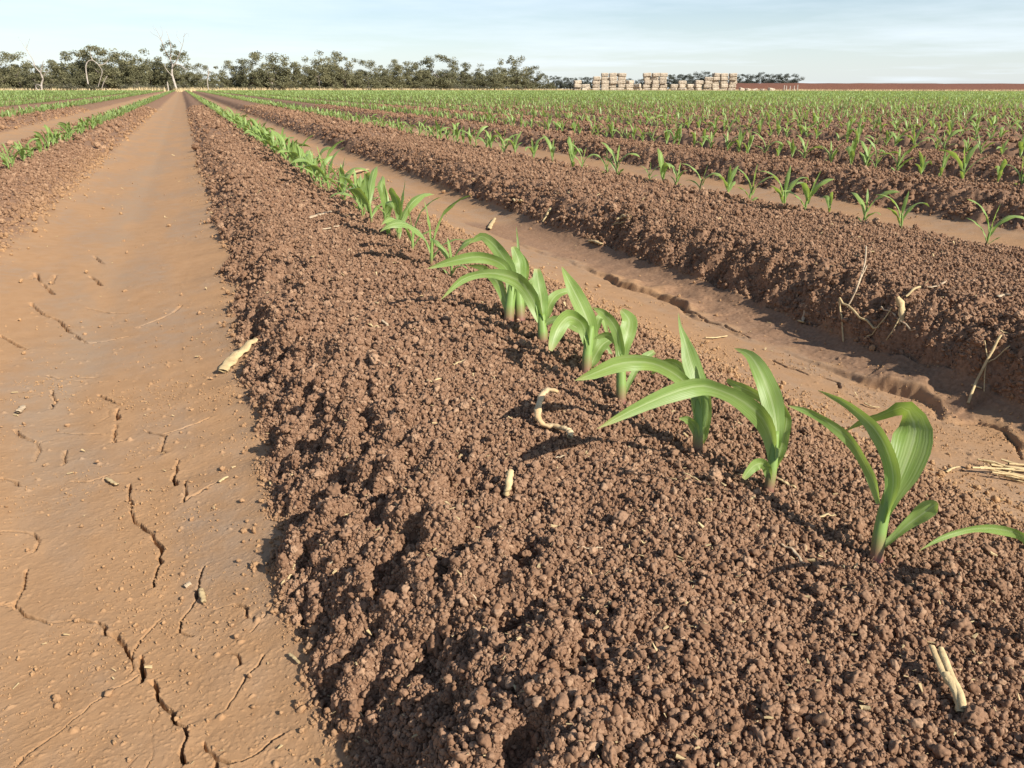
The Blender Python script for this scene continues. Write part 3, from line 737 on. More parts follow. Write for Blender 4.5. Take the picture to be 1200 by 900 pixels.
# everything farther: one uncountable mass
def far_corn():
    mids = [c for c in rest if c[0] < 60] + aside
    pts = [(c[1], c[2], c[0], .165) for c in mids]
    for k in range(-70, 260):
        x = row_x(k); y = 8.0
        g = np.random.default_rng(9000 + k)
        while y < 330:
            r = math.hypot(x, y); st = .14 if r < 70 else (.30 if r < 130 else .5)
            if r >= 60 and in_view(x, y, 1.3): pts.append((x + g.normal(0, .02), y + g.normal(0, .05), r, st))
            elif r >= 60 and y > 0 and x / max(y, 1) < -1: pass
            y += st
    A = np.array(pts); n = len(A)
    zb = np.zeros(n)
    zb = ground_z(A[:, 0], A[:, 1]) * 1.0
    Vs, Fs, As = [], [], []; off = 0
    for q in range(5):                                    # five bent blades per plant, three vertices pairs each
        m = np.ones(n, bool) if q < 4 else A[:, 2] < 40
        a = rng.uniform(0, 6.28, n); L = rng.uniform(.09, .19, n) * np.interp(A[:, 2], [8, 25, 60], [1, 1.15, 1.3]); W = rng.uniform(.014, .025, n) * np.where(A[:, 3] > .2, 2.2, 1) * np.interp(A[:, 2], [8, 20, 50], [.95, 1.2, 1.7]); e = rng.uniform(.5, 1.35, n)
        sp = np.where(A[:, 3] > .2, A[:, 3] * .45, 0)
        base = np.stack([A[:, 0], A[:, 1] + rng.uniform(-1, 1, n) * sp, zb + .008], 1)
        dh = np.stack([np.cos(a), np.sin(a), 0 * a], 1); sd = np.stack([-np.sin(a), np.cos(a), 0 * a], 1)
        up = np.array([0, 0, 1.0])
        def pt(t, drop): return base + up * .025 + dh * (L * t * np.cos(e))[:, None] + up * (L * (t * np.sin(e) - drop))[:, None]
        ring = [base - sd * (.004), base + sd * .004, pt(.45, 0) - sd * (W * .5)[:, None], pt(.45, 0) + sd * (W * .5)[:, None], pt(.8, .10) - sd * (W * .4)[:, None], pt(.8, .10) + sd * (W * .4)[:, None], pt(1.0, .3), ]
        V = np.stack(ring, 1)[m].reshape(-1, 3); k = m.sum()
        b = off + np.arange(k)[:, None] * 7
        F = np.concatenate([b + np.array([[0, 1, 3, 2]]), b + np.array([[2, 3, 5, 4]])], 0)
        F3 = b + np.array([[4, 5, 6, 6]])
        Vs.append(V); Fs.append(F); off += len(V)
        # tip as thin quad: use vertex 6 duplicated by offset
        Fs.append(np.concatenate([F3[:, :3], F3[:, 2:3]], 1))
        at = np.zeros((k, 7, 3)); at[:, :, 1] = [.1, .1, .5, .5, .8, .8, .92]; at[:, :, 0] = [-1, 1, -1, 1, -1, 1, .5]; As.append(at.reshape(-1, 3))
    V = np.vstack(Vs); F = np.vstack(Fs)
    tri = F[:, 2] == F[:, 3]
    T = np.concatenate([F[tri][:, :3], F[~tri][:, :3], F[~tri][:, [0, 2, 3]]])
    me = mesh_np('corn_crop', V, T, MAT['corn_far'], True, {'leaf': ('FLOAT_VECTOR', np.vstack(As))})
    o = link_mesh('corn_crop', me); tag(o, 'distant green corn crop merging into one band toward the tree line', 'crop', kind='stuff')
    print('far corn', n, len(T))
far_corn()

# ------------------------------------------------------------------ dry crop residue
def frag(name, pts, wpx, label, mat='straw', cat='straw', z=0.0, lift=.004, group=None, squash=.55, n=8, jit=.10, heights=None):
    Q = [on_terrain(a, b) for a, b in pts]
    Q = catmull(Q, max(6, 4 * len(Q))) if len(Q) > 2 else np.linspace(Q[0], Q[1], 6)
    zz = ground_z(Q[:, 0], Q[:, 1])
    zz = np.linspace(zz[0], zz[-1], len(zz)) * .5 + zz * .5
    dep = depth_of(Q.mean(0)); w = wpx * dep / 900
    Q[:, 2] = zz + w * .5 * squash + lift
    if heights is not None: Q[:, 2] += np.interp(np.linspace(0, 1, len(Q)), np.linspace(0, 1, len(heights)), heights)
    c = Q.mean(0).copy(); c[2] = Q[:, 2].min() - w * .3
    V, F = tube(Q - c, np.full(len(Q), w * .5) * (1 + .18 * np.sin(np.arange(len(Q)) * 2.1 + w * 9000)) * np.interp(np.linspace(0, 1, len(Q)), [0, .1, .5, .9, 1], [.7, 1, 1.05, .95, .65]), n, True, jit, squash)
    m = MB(); m.add(V, F); o = m.build(name, MAT[mat], None, True); o.location = c
    fix_tris(o.data)
    return tag(o, label, cat, group)
def fs(px, py): return FZ
frag('stalk_piece', [(262,439),(275,425),(290,412),(301,401)], 13, 'flat pale yellow stalk piece lying where the cracked furrow meets the clods', z=FZ, squash=.35, cat='stalk')
frag('root_stub', [(654,481),(641,482),(632,491),(630,501),(637,508),(650,509),(662,509),(668,514),(667,522)], 8, 'curled S-shaped dry root stub on the bed beside the corn row', 'straw_root', 'root', squash=.7, lift=.006, heights=[.018,.022,.006,.0,.0,.002,0])
frag('stalk_piece', [(599,568),(596,578),(593,588)], 8, 'short stubby pale stalk nub alone on the bed below the curled root', 'straw', 'stalk', squash=.8, heights=[.012,.006,0])
def split_stalk():
    P = [(1091,782),(1105,805),(1118,828),(1126,840)]
    root = empty('stalk_piece', on_plane(1108, 812, 0)); 
    b = np.array(root.location)
    for dx, w, nm, k in ((-5, 9, 'half', 2), (6, 9, 'half', 2), (1, 15, 'butt', 4)):
        pts = [(a + dx * (1 - i / 3), c) for i, (a, c) in enumerate(P)] if nm == 'half' else P[1:]
        Q = catmull([on_terrain(a, c) for a, c in pts], 10); d = depth_of(Q[0]); r = w * .5 * d / 900
        Q[:, 2] = ground_z(Q[:, 0], Q[:, 1]).max() + r * .5 + np.linspace(.012, 0, 10) + (.004 if nm == 'half' else 0)
        V, F = tube(Q - b, np.full(10, r) * np.interp(np.linspace(0, 1, 10), [0, .2, 1], [.75, 1, .9]), 8, True, .10, .6)
        m = MB(); m.add(V, F); fix_tris(m.build(nm, MAT['straw'], root).data)
    tag(root, 'thick split stalk piece standing out of the soil by the lower right corner', 'stalk')
split_stalk()
def stick_set(name, segs, label, z=0.0, mat='straw', cat='straw', group=None):
    """one dry stem with its joined side pieces: one mesh"""
    m = MB(); c = None
    for pts, w, hs in segs:
        Q = np.array([on_terrain(a, b) for a, b in pts]); Q = catmull(Q, 8) if len(Q) > 2 else np.linspace(Q[0], Q[1], 8)
        d = depth_of(Q.mean(0)); r = w * .34 * d / 900
        gq = ground_z(Q[:, 0], Q[:, 1]); Q[:, 2] = np.linspace(gq[0], gq[-1], 8) * .5 + gq * .5 + r + np.interp(np.linspace(0, 1, 8), np.linspace(0, 1, len(hs)), hs)
        if c is None: c = Q.mean(0)
        V, F = tube(Q - c, np.full(8, r), 6, True, .08); m.add(V, F)
    o = m.build(name, MAT[mat]); o.location = c; fix_tris(o.data)
    return tag(o, label, cat, group)
stick_set('dry_stem', [([(981,367),(1003,375),(1030,386)], 4, [.02,.01,.0]), ([(981,367),(985,385),(988,402)], 3, [.02,.0])], 'thick bent dry stem shaped like a hairpin on the clods past the eroded furrow', -.06)
stick_set('dry_stem', [([(992,366),(1003,345),(1012,318),(1013,300)], 3, [0,.02,.03,.02]), ([(1004,343),(1014,322)], 2, [.02,.02])], 'long slender dry stem pointing up the clods above the hairpin stem', -.05, 'straw_grey')
stick_set('dry_stem', [([(1031,369),(1050,377),(1073,389)], 3, [.015,.0])], 'dry stem slanting down to the right below the pale lump', -.06, 'straw_grey')
stick_set('dry_stem', [([(1013,399),(1030,385),(1043,371)], 2.4, [.0,.015])], 'thin dry stem crossing beneath the pale lump, leaning right', -.08)
stick_set('dry_stem', [([(1038,402),(1046,392),(1054,380)], 2.4, [0,.01])], 'short thin dry stem just under the pale lump', -.08)
stick_set('dry_stem', [([(1133,479),(1143,455),(1158,428),(1170,405)], 4.5, [0,.01,.02,.02]), ([(1152,440),(1153,460)], 2, [.01,0]), ([(1150,415),(1156,432)], 2, [.015,.015]), ([(1155,437),(1180,421)], 2, [.01,.02]), ([(1137,456),(1150,457)], 3, [.005,.0])], 'forked dry stem with side twigs propped on the clods at the right edge', -.08)
def cob():
    b = on_terrain(1054, 379); d = depth_of(b); Q = catmull([pix(x, y, d) for x, y in ((1054,381),(1057,370),(1056,358),(1051,348))], 9)
    V, F = tube(Q - b, np.array([2.5, 4, 3.6, 4, 4.4, 3.4, 5, 4.4, 2]) * d / 900, 9, True, .2); m = MB(); m.add(V, F); o = m.build('cob_piece', MAT['straw']); o.location = b; fix_tris(o.data)
    tag(o, 'pale crumbly cob lump stuck in the clods among bent dry stems', 'cob')
cob()
stick_set('dry_stem', [([(1060,355),(1076,349)], 4, [.01,.02])], 'stubby dry stem poking right from the pale lump', -.04)
def straw_bundle():
    root = empty('straw_bundle', on_plane(1172, 556, FZ)); b = np.array(root.location); m = MB()
    for i in range(22):
        y = 545 + i * 1.1 + rng.normal(0, 1); a = rng.normal(0, 4)
        Q = np.linspace(on_plane(1140 + rng.uniform(-8, 45), y - a, FZ), on_plane(1215, y + 2 + a, FZ), 6)
        Q[:, 2] = ground_z(Q[:, 0], Q[:, 1]) + .004 + rng.uniform(0, .01); r = rng.uniform(.5, 1.5) * depth_of(Q[0]) / 900
        V, F = tube(Q - b, np.full(6, r), 5); m.add(V, F)
    o = m.build('straw', MAT['straw'], root); fix_tris(o.data)
    tag(root, 'flat bundle of yellow straw in the eroded furrow at the right edge', 'straw')
straw_bundle()
small = [
 ('straw_piece', [(520,243),(536,246)], 5, 'x'),
]
def chips():
    L = [((22,486),(29,479),9,FZ,'stub of pale stalk by the cracks at the left edge'),
         ((217,692),(224,687),9,FZ,'pale chip left of its twin in the crack by the clods'),
         ((236,694),(240,710),9,FZ,'upright pale chip beside a crack in the lower furrow'),
         ((330,688),(355,662),4,FZ,'straw splinter fan lying at the clod edge above the lower furrow'),
         ((386,668),(397,660),6,-.06,'short straw standing in the clods right of the splinter fan'),
         ((126,564),(139,572),7,FZ,'pale chip lying in the furrow left of the long crack'),
         ((257,568),(268,562),5,FZ,'slim pale splinter in the furrow near the clods'),
         ((722,262),(737,256),8,-.02,'pale husk chip on the slope beyond the eroded furrow'),
         ((718,266),(738,263),4,-.02,'straw lying just below the pale husk chip'),
         ((636,262),(645,250),5,-.06,'dry straw leaning on clods near the furrow bend'),
         ((602,238),(612,241),6,-.01,'small pale husk flake on the second bed crest'),
         ((573,270),(580,258),6,-.10,'pale stalk chip at the foot of the second bed'),
         ((690,285),(705,290),8,-.05,'ragged pale husk at the clod edge beyond the furrow'),
         ((455,385),(448,380),6,0,'small pale pebble-like chip on the fine soil left of the corn row'),
         ((432,383),(446,387),5,0,'pale flake on the fine soil upper left of the bed'),
         ((531,430),(545,424),4,0,'thin straw on the fine soil between the clods and corn'),
         ((500,451),(518,448),5,0,'small tan straw at the left of the fine soil'),
         ((651,540),(668,534),4,0,'short straw just below the curled root'),
         ((675,650),(708,645),4,0,'thin bright straw lying flat across the middle of the bed'),
         ((800,560),(832,573),4,0,'slim pale stem lying between two shadowed corn bases'),
         ((893,543),(900,527),0,0,None),
         ((915,642),(942,666),6,0,'torn yellow husk strip on the soil left of the nearest corn plant'),
         ((953,607),(978,609),5,0,'small straw behind the nearest corn plant'),
         ((882,580),(886,560),0,0,None),
         ((910,565),(932,578),7,0,'brown dry leaf scrap at the foot of the long-leaved corn plant'),
         ((1108,556),(1124,550),4,-.06,'small straw on the bed edge right of the nearest corn plant'),
         ((1012,475),(1030,480),4,FZ,'pale straw in the eroded furrow behind the nearest corn plant'),
         ((826,398),(852,396),4,FZ,'pale straw across the eroded furrow floor'),
         ((545,690),(600,812),0,0,None),
         ((596,800),(612,818),5,-.02,'bent straw hook caught between large foreground clods'),
         ((548,700),(560,712),5,-.02,'pale chip among foreground clods above the straw hook'),
         ((352,262),(392,262),0,0,None),
         ((362,258),(388,250),6,0,'crumpled dry husk on the bed left of the corn row'),
         ((375,272),(398,268),4,0,'flat dry husk scrap just below the crumpled husk'),
         ((1168,352),(1184,350),7,-.02,'bright husk flake at the right on the second bed'),
         ((1120,238),(1126,242),0,0,None),
         ((1085,340),(1108,333),4,-.01,'thin straw on the second bed right of the pale lump'),
         ((940,380),(946,362),4,-.06,'straw leaning on clods left of the hairpin stem'),
         ((935,378),(942,382),5,-.1,'pale chip at the clod foot left of the bent stems'),
         ((400,210),(432,200),5,-.06,'bleached straw on the furrow slope behind the corn row'),
         ((410,225),(440,206),5,-.08,'broken straw lying across the furrow slope behind the corn row'),
         ((398,222),(422,214),4,-.06,'straw tangled under the broken straw behind the corn row'),
         ((45,300),(50,310),4,FZ,None), ((340,770),(352,782),6,FZ,'dark twig scrap sticking from the clod edge in the lower furrow')]
    for a, b, w, z, lab in L:
        if not w or not lab: continue
        frag('straw_piece', [a, ((a[0] + b[0]) / 2 + rng.normal(0, .8), (a[1] + b[1]) / 2 + rng.normal(0, .8)), b], w * .8, lab, 'straw' if rng.uniform() < .6 else 'straw_grey', 'straw', z=z, squash=.5, n=6, group='loose straw pieces on the soil', lift=.003)
chips()
def litter():
    n = 3600; r = np.exp(rng.uniform(math.log(.4), math.log(26), n)); a = R_(1) * rng.uniform(-40, 40, n) + PSI
    x, y = r * np.sin(a), r * np.cos(a); z, ro, gr, ws = terrain(x, y, r)
    keep = rng.uniform(size=n) < (.25 + .55 * ro); x, y, z, r = x[keep], y[keep], z[keep], r[keep]; n = len(x)
    m = MB()
    a = rng.uniform(0, 6.28, n); L = np.minimum(.0020 * np.exp(rng.normal(0, .5, n)), .0042) * np.interp(r, [0, 1, 3, 20], [.7, 1, 2.2, 5]); w = L * rng.uniform(.12, .5, n); t = rng.normal(0, .35, n)
    d = np.stack([np.cos(a) * np.cos(t), np.sin(a) * np.cos(t), np.sin(t)], 1); s = np.stack([-np.sin(a), np.cos(a), 0 * a], 1); u = np.cross(d, s)
    c = np.stack([x, y, z + .002 + np.abs(np.sin(t)) * L + np.where(terrain(x, y, r)[1] > .5, .004, 0)], 1)
    V = []
    for i, j in ((-1, -1), (1, -1), (1, 1), (-1, 1)):
        for e in (-1, 1): V.append(c + d * (L * e)[:, None] + s * (w * i * (1 if e < 0 else .35))[:, None] + u * (w * .4 * j)[:, None])
    V = np.stack(V, 1).reshape(-1, 3); b = np.arange(n)[:, None] * 8
    F = np.concatenate([b + np.array([q]) for q in ([0, 1, 3, 2], [2, 3, 5, 4], [4, 5, 7, 6], [6, 7, 1, 0], [0, 2, 4, 6], [1, 7, 5, 3])])
    me = mesh_np('straw_litter', V, F, MAT['straw']); o = link_mesh('straw_litter', me)
    tag(o, 'tiny pale straw crumbs scattered over soil and furrows', 'straw', kind='stuff')
litter()

# ------------------------------------------------------------------ trees
def limb(mb, p, d, L, r0, r1, g, bend=.25, n=6, seg=7):
    P = [np.array(p, float)]; d = np.array(d, float); d /= np.linalg.norm(d)
    for k in range(seg):
        d = d + g.normal(0, bend / seg * 1.6, 3); d /= np.linalg.norm(d); P.append(P[-1] + d * L / seg)
    V, F = tube(P, np.linspace(r0, r1, seg + 1), n); mb.add(V, F); return np.array(P), d
def crown_mb(C, S, per, g, size, squash=.75):
    n = len(C) * per; c = np.repeat(C, per, 0); s = np.repeat(S, per)
    v = g.normal(size=(n, 3)); v /= np.linalg.norm(v, axis=1)[:, None]; v *= (g.uniform(0, 1, n) ** .45)[:, None]; v[:, 2] *= squash
    p = c + v * s[:, None]
    a = g.normal(size=(n, 3)); a /= np.linalg.norm(a, axis=1)[:, None]; b = np.cross(a, g.normal(size=(n, 3))); b /= np.linalg.norm(b, axis=1)[:, None]
    sz = size * g.uniform(.6, 1.4, n)
    a = a * sz[:, None]; b = b * (sz * .5)[:, None]
    V = np.stack([p - a, p - b * .9, p + a, p + b], 1).reshape(-1, 3); F = np.arange(n * 4).reshape(-1, 4)
    A = np.zeros((n, 4, 3)); A[:, :, 0] = g.uniform(0, 1, n)[:, None]
    m = MB(); m.add(V, F, A.reshape(-1, 3)); return m
def gum_kind(seed, spread=.42, leaf='gum', bark='bark', dens=1.0):
    """unit-height tree"""
    g = np.random.default_rng(seed); tm = MB(); root = empty('gum_tree', (0, 0, 0))
    nst = int(g.integers(1, 4)); C = []; S = []
    for s in range(nst):
        a = g.uniform(0, 6.28); t = g.uniform(.05, .35) if nst > 1 else .08
        P, d = limb(tm, (0, 0, -.01), (math.cos(a) * t, math.sin(a) * t, 1), g.uniform(.36, .5), .026, .016, g, .35)
        for b in range(int(g.integers(3, 5))):
            a2 = a + g.uniform(-1.6, 1.6) if nst > 1 else g.uniform(0, 6.28)
            P2, d2 = limb(tm, P[int(g.integers(3, 8))], (math.cos(a2) * g.uniform(.5, 1.1), math.sin(a2) * g.uniform(.5, 1.1), g.uniform(.4, 1)), g.uniform(.22, .42), .012, .004, g, .5, 5)
            for q in (3, 5, 7):
                C.append(P2[q] + g.normal(0, .04, 3)); S.append(g.uniform(.07, .13))
    for q in range(int(26 * dens)):
        a = g.uniform(0, 6.28); rr = spread * g.uniform(.2, 1) ** .6; zz = g.uniform(.30, .93)
        rr *= math.sqrt(max(0.02, 1 - ((zz - .55) / .45) ** 2)) * (1 + .25 * math.sin(3 * a + seed))
        C.append(np.array([math.cos(a) * rr, math.sin(a) * rr, zz])); S.append(g.uniform(.08, .15))
    for q in range(int(26 * dens)):                       # drooping skirt
        a = g.uniform(0, 6.28); rr = spread * g.uniform(.3, .95); C.append(np.array([math.cos(a) * rr, math.sin(a) * rr, g.uniform(.04, .34)])); S.append(g.uniform(.07, .13))
    C = np.array(C); C[:, 2] = np.minimum(C[:, 2], .93)
    fix_tris(tm.build('trunk', MAT[bark], root).data)
    crown_mb(C, np.array(S), 80, g, .021).build('crown', MAT[leaf], root, smooth=False)
    return root
GUMS = [gum_kind(300 + s, [.40, .5, .36, .45, .55, .42, .38][s]) for s in range(7)]
FARG = [gum_kind(340 + s, [.45, .6, .5][s], 'gum_far') for s in range(3)]
def shrub_kind(seed):
    g = np.random.default_rng(seed); root = empty('shrub', (0, 0, 0)); tm = MB(); C = []; S = []
    for b in range(6):
        a = g.uniform(0, 6.28); P, d = limb(tm, (0, 0, -.01), (math.cos(a) * .8, math.sin(a) * .8, 1), .6, .02, .006, g, .4, 5); C += [P[4], P[7]]; S += [.25, .28]
    for q in range(12): a = g.uniform(0, 6.28); rr = g.uniform(.1, .7); C.append(np.array([math.cos(a) * rr, math.sin(a) * rr, g.uniform(.15, .75)])); S.append(g.uniform(.18, .3))
    fix_tris(tm.build('stems', MAT['bark'], root).data)
    crown_mb(np.array(C), np.array(S), 45, g, .055).build('foliage', MAT['scrub'], root, smooth=False)
    return root
SHR = [shrub_kind(400 + s) for s in range(3)]
first = set()
def take(root):
    if root.name in first: return copy_tree(root)
    first.add(root.name); return root
def belt(px):                                             # forward distance of the wood's edge at picture column px
    k = (px - 600) / 965.0                                # R = k F ; F = 110 + (R+68)*1.5
    return min(212 / (1 - 1.5 * k), 236.0) if (1 - 1.5 * k) > 0 else 236.0
TOPX = [-60, 0, 25, 60, 90, 120, 150, 180, 200, 240, 260, 290, 320, 345, 370, 400, 430, 460, 490, 508, 540, 560, 600, 620, 640, 655]
TOPY = [70, 68, 66, 74, 66, 58, 70, 60, 66, 79, 76, 72, 66, 73, 60, 66, 75, 70, 74, 68, 77, 74, 70, 77, 82, 90]
def hor(px): return 104.2 - (px - 600) * .00209
def place(root, px, F, hpx, wid=1.0, label=None, cat='tree', group=None):
    Rr = (px - 600) / 965 * F; xy = rf(Rr, F); h = hpx * F / 965
    o = take(root); o.location = (xy[0], xy[1], gz(*xy) - .03); o.rotation_euler = (0, 0, rng.uniform(0, 6.28)); o.scale = (h * wid, h * wid, h)
    return tag(o, label, cat, group)
px = -45.0; i = 0
while px < 652:
    F = belt(px) + rng.uniform(6, 12)
    base = hor(px) + 965 * .57 / F
    t = np.interp(px, TOPX, TOPY) + (rng.uniform(-5, 3) if i % 2 else rng.uniform(7, 16))
    where = 'at the left end of the wood' if px < 160 else ('in the wood behind the ends of the crop rows' if px < 330 else ('in the middle of the long wood' if px < 500 else 'at the right end of the wood, near the bales'))
    look = ['rounded olive gum tree', 'spreading olive gum tree', 'narrow dark gum tree', 'bushy gum tree'][i % 4]
    place(GUMS[i % 7], px, F, base - t, rng.uniform(.9, 1.3), f'{look} {where}', group='gum trees of the wood'); i += 1
    px += rng.uniform(11, 19)
px = -50.0
while px < 650:
    F = belt(px) + rng.uniform(16, 28); base = hor(px) + 965 * .57 / F; t = np.interp(px, TOPX, TOPY) + rng.uniform(9, 20)
    place(GUMS[(i * 3) % 7], px, F, base - t, rng.uniform(1.2, 1.7), 'dark gum tree partly hidden in the back of the wood', group='gum trees at the back of the wood'); i += 1
    px += rng.uniform(9, 15)
px = -30.0; i = 0
while px < 640:
    F = belt(px) + rng.uniform(2.5, 6); place(SHR[i % 3], px, F, rng.uniform(5, 13) if px < 400 else rng.uniform(4, 9), rng.uniform(.9, 1.5), 'low greyish shrub at the front foot of the wood', 'shrub', 'shrubs along the foot of the wood'); i += 1
    px += rng.uniform(7, 18)
px = 648.0; i = 0
FT = [(648, 90), (690, 91), (735, 92), (752, 92), (785, 86), (800, 88), (822, 83), (845, 92), (866, 85), (885, 88), (893, 84), (905, 87), (925, 85), (935, 92)]
while px < 931:
    F = rng.uniform(395, 430)
    t = np.interp(px, [a for a, b in FT], [b for a, b in FT]) + rng.uniform(-1, 1.5)
    place(FARG[i % 3], px, F, hor(px) + 1.2 - t, rng.uniform(.95, 1.3), 'small dark gum tree in the distance beyond the straw stacks', group='distant gum trees beyond the stacks'); i += 1
    px += rng.uniform(6, 10)
for root in GUMS + FARG + SHR:
    assert root.name in first
# three pale-trunked trees that stand out
def px_limb(mb, pts, F, r0, r1, dF=0.0, n=7):
    Q = []
    for k, (a, b) in enumerate(pts):
        f = F + dF * k / max(1, len(pts) - 1); xy = rf((a - 600) / 965 * f, f); zz = CAM[2] + (hor(a) - b) * f / 965
        Q.append([xy[0], xy[1], zz])
    Q = catmull(Q, 3 * len(Q)); V, Fq = tube(Q, np.linspace(r0, r1, len(Q)), n, True, .06); mb.add(V, Fq); return Q
def pale_tree(F, limbs, crowns, label, cat='tree', leaf='gum', size=.10):
    tm = MB(); g = np.random.default_rng(77)
    base = None
    for pts, r0, r1, dF in limbs:
        Q = px_limb(tm, pts, F, r0, r1, dF)
        if base is None: base = Q[0].copy()
    root = empty('gum_tree', base)
    tm.V = [v - base for v in tm.V]
    fix_tris(tm.build('trunk', MAT['pale_bark'], root).data)
    if crowns:
        C = []; S = []
        for a, b, s in crowns:
            f = F + g.uniform(-.6, .6); xy = rf((a - 600) / 965 * f, f); C.append([xy[0] - base[0], xy[1] - base[1], CAM[2] + (hor(a) - b) * f / 965 - base[2]]); S.append(s)
        crown_mb(np.array(C), np.array(S), 110, g, size).build('crown', MAT[leaf], root, smooth=False)
    return tag(root, label, cat)
F0 = belt(205) + 3.0
pale_tree(F0, [([(206,109),(204,98),(203,88),(205,80),(203,74),(198,62),(196,52),(191,40)], .20, .02, 1), ([(205,82),(210,76),(216,66),(221,56),(224,46)], .09, .015, -1),
               ([(203,75),(206,62),(205,50),(203,42)], .10, .015, .5), ([(207,79),(214,80),(219,84),(222,84)], .09, .05, -.5), ([(203,92),(198,86),(195,80)], .08, .03, -.4),
               ([(197,56),(193,50),(186,46),(184,41)], .04, .012, .3), ([(196,52),(199,46),(198,39)], .035, .01, 0), ([(219,58),(215,50),(216,43)], .035, .01, 0), ([(222,50),(227,46),(229,50)], .03, .01, .2), ([(191,44),(189,40),(190,37)], .02, .008, 0)],
          [(198,60,.55), (204,57,.6), (210,60,.5), (206,66,.6), (199,68,.5), (212,67,.5), (219,68,.35), (195,64,.35), (209,72,.4)],
          'tallest tree, a half-bare gum with thick pale forked trunk and dead white top branches')
F1 = belt(45) + 1.5
pale_tree(F1, [([(47,111),(48,102),(51,96),(50,90),(46,84),(41,77),(36,74)], .15, .02, .5), ([(51,95),(50,89),(53,82),(56,76)], .10, .03, -.4), ([(45,83),(44,75),(40,66),(40,56)], .06, .012, 0), ([(40,66),(36,58),(32,50)], .03, .01, 0), ([(40,62),(44,55),(46,52)], .025, .01, 0),
               ([(46,108),(42,107),(41,103),(45,102),(48,104)], .08, .05, -.3), ([(53,92),(57,88),(62,86)], .06, .02, -.4)], [],
          'bare dead tree with crooked white trunk, leftmost of the pale trees')
F2 = belt(108) + 2.0
pale_tree(F2, [([(103,101),(103,92),(104,82),(107,77),(112,75),(116,77),(119,80)], .11, .045, 0), ([(119,80),(123,80),(128,78),(132,74)], .06, .03, .5), ([(119,80),(122,87),(118,96),(114,104)], .06, .05, .4), ([(127,92),(121,100),(118,106)], .06, .06, .4), ([(113,75),(112,66),(116,60)], .06, .02, .5)],
          [(104,66,.45), (112,62,.5), (120,62,.5), (128,66,.45), (98,70,.4)], 'gum tree with a smooth white trunk bent over like a hook')
F3 = belt(244) + 2.0
pale_tree(F3, [([(243,108),(243,98),(245,90),(246,83)], .08, .05, 0), ([(244,93),(247,88),(250,86)], .05, .02, .2)], [], 'slim bare pale trunk standing right of the tallest tree')
m = MB(); q = px_limb(m, [(196,109), (196,98)], belt(196) + 1, .09, .09); m.V = [v - q[0] for v in m.V]; o = m.build('fence_post', MAT['pale_bark']); o.location = q[0]; fix_tris(o.data); tag(o, 'short pale post standing left of the tallest tree', 'post')

# ------------------------------------------------------------------ straw stacks
def bale_proto():
    root = empty('straw_bale', (0, 0, 0)); g = np.random.default_rng(5)
    bm = bmesh.new(); bmesh.ops.create_cube(bm, size=1)
    bmesh.ops.scale(bm, vec=(2.25, 1.2, .97), verts=bm.verts)
    bmesh.ops.bevel(bm, geom=bm.edges[:], offset=.22, segments=3, affect='EDGES', profile=.6)
    bmesh.ops.subdivide_edges(bm, edges=[e for e in bm.edges if e.calc_length() > .3], cuts=5, use_grid_fill=True)
    for v in bm.verts:
        v.co.z += .485
        k = .03 * math.sin(v.co.x * 9) ; v.co.y *= 1 + k; v.co += Vector(g.normal(0, .04, 3))
    me = bpy.data.meshes.new('straw_body'); bm.to_mesh(me); bm.free(); me.materials.append(MAT['bale']); me.polygons.foreach_set('use_smooth', [True] * len(me.polygons))
    link_mesh('straw_body', me, None, root)
    for x in (-.75, -.25, .25, .75):
        L = [(x, .62, .14), (x, .62, .74), (x, .48, .90), (x, -.48, .90), (x, -.62, .74), (x, -.62, .14), (x, -.48, -.0), (x, .48, .0), (x, .62, .14)]
        V, F = tube(L, np.full(9, .018), 5, False); m = MB(); m.add(V, F); m.build('twine', MAT['twine'], root)
    return root
BALE = bale_proto(); bale_used = [False]
def bale(px, F, z, yaw=0, pitch=0, roll=0, label='', sc=1.0):
    xy = rf((px - 600) / 965 * F, F)
    o = BALE if not bale_used[0] else copy_tree(BALE); bale_used[0] = True
    o.location = (xy[0], xy[1], z + GZB); o.rotation_euler = (roll, pitch, -PSI + yaw); o.scale = (sc * rng.uniform(.84, 1.0), sc * rng.uniform(.9, 1.08), sc * rng.uniform(.88, 1.0))
    tag(o, label, 'straw bale', 'baled straw stacks at the field edge'); return o
BF = 233.0; GZB = gz(*rf(40, BF))
PXM = 965 / BF
def stack(p0, cols, rows, label, wob=.05, miss=(), depth=2):
    w = 2.32 * PXM
    for r in range(rows):
        for c in range(cols):
            if (r, c) in miss: continue
            px = p0 + (c + .5) * w + rng.normal(0, .55); lay = 'top' if r == rows - 1 else ('bottom' if r == 0 else 'middle')
            bale(px, BF + rng.normal(0, .22), r * .97, rng.normal(0, wob + .06), rng.normal(0, .04), rng.normal(0, .04), f'straw bale in the {lay} of the {label}')
    for c in range(cols):
        bale(p0 + (c + .5) * w, BF + 1.35, (rows - 1) * .97, rng.normal(0, wob), 0, 0, f'straw bale in the back top layer of the {label}') if (rows - 1, c) not in miss else None
stack(693, 4, 5, 'tall left stack', miss=((4, 0),))
stack(752, 3, 5, 'middle stack', .10)
stack(823, 4, 5, 'tall right stack', miss=((4, 0),))
stack(732, 2, 3, 'low heap beside the left stack', .35, miss=((2, 1),))
stack(784, 4, 3, 'long low heap beside the right stack', .3, miss=((2, 2), (2, 0)))
stack(671, 2, 3, 'small pile left of the tall stack', .2, miss=((2, 1),))
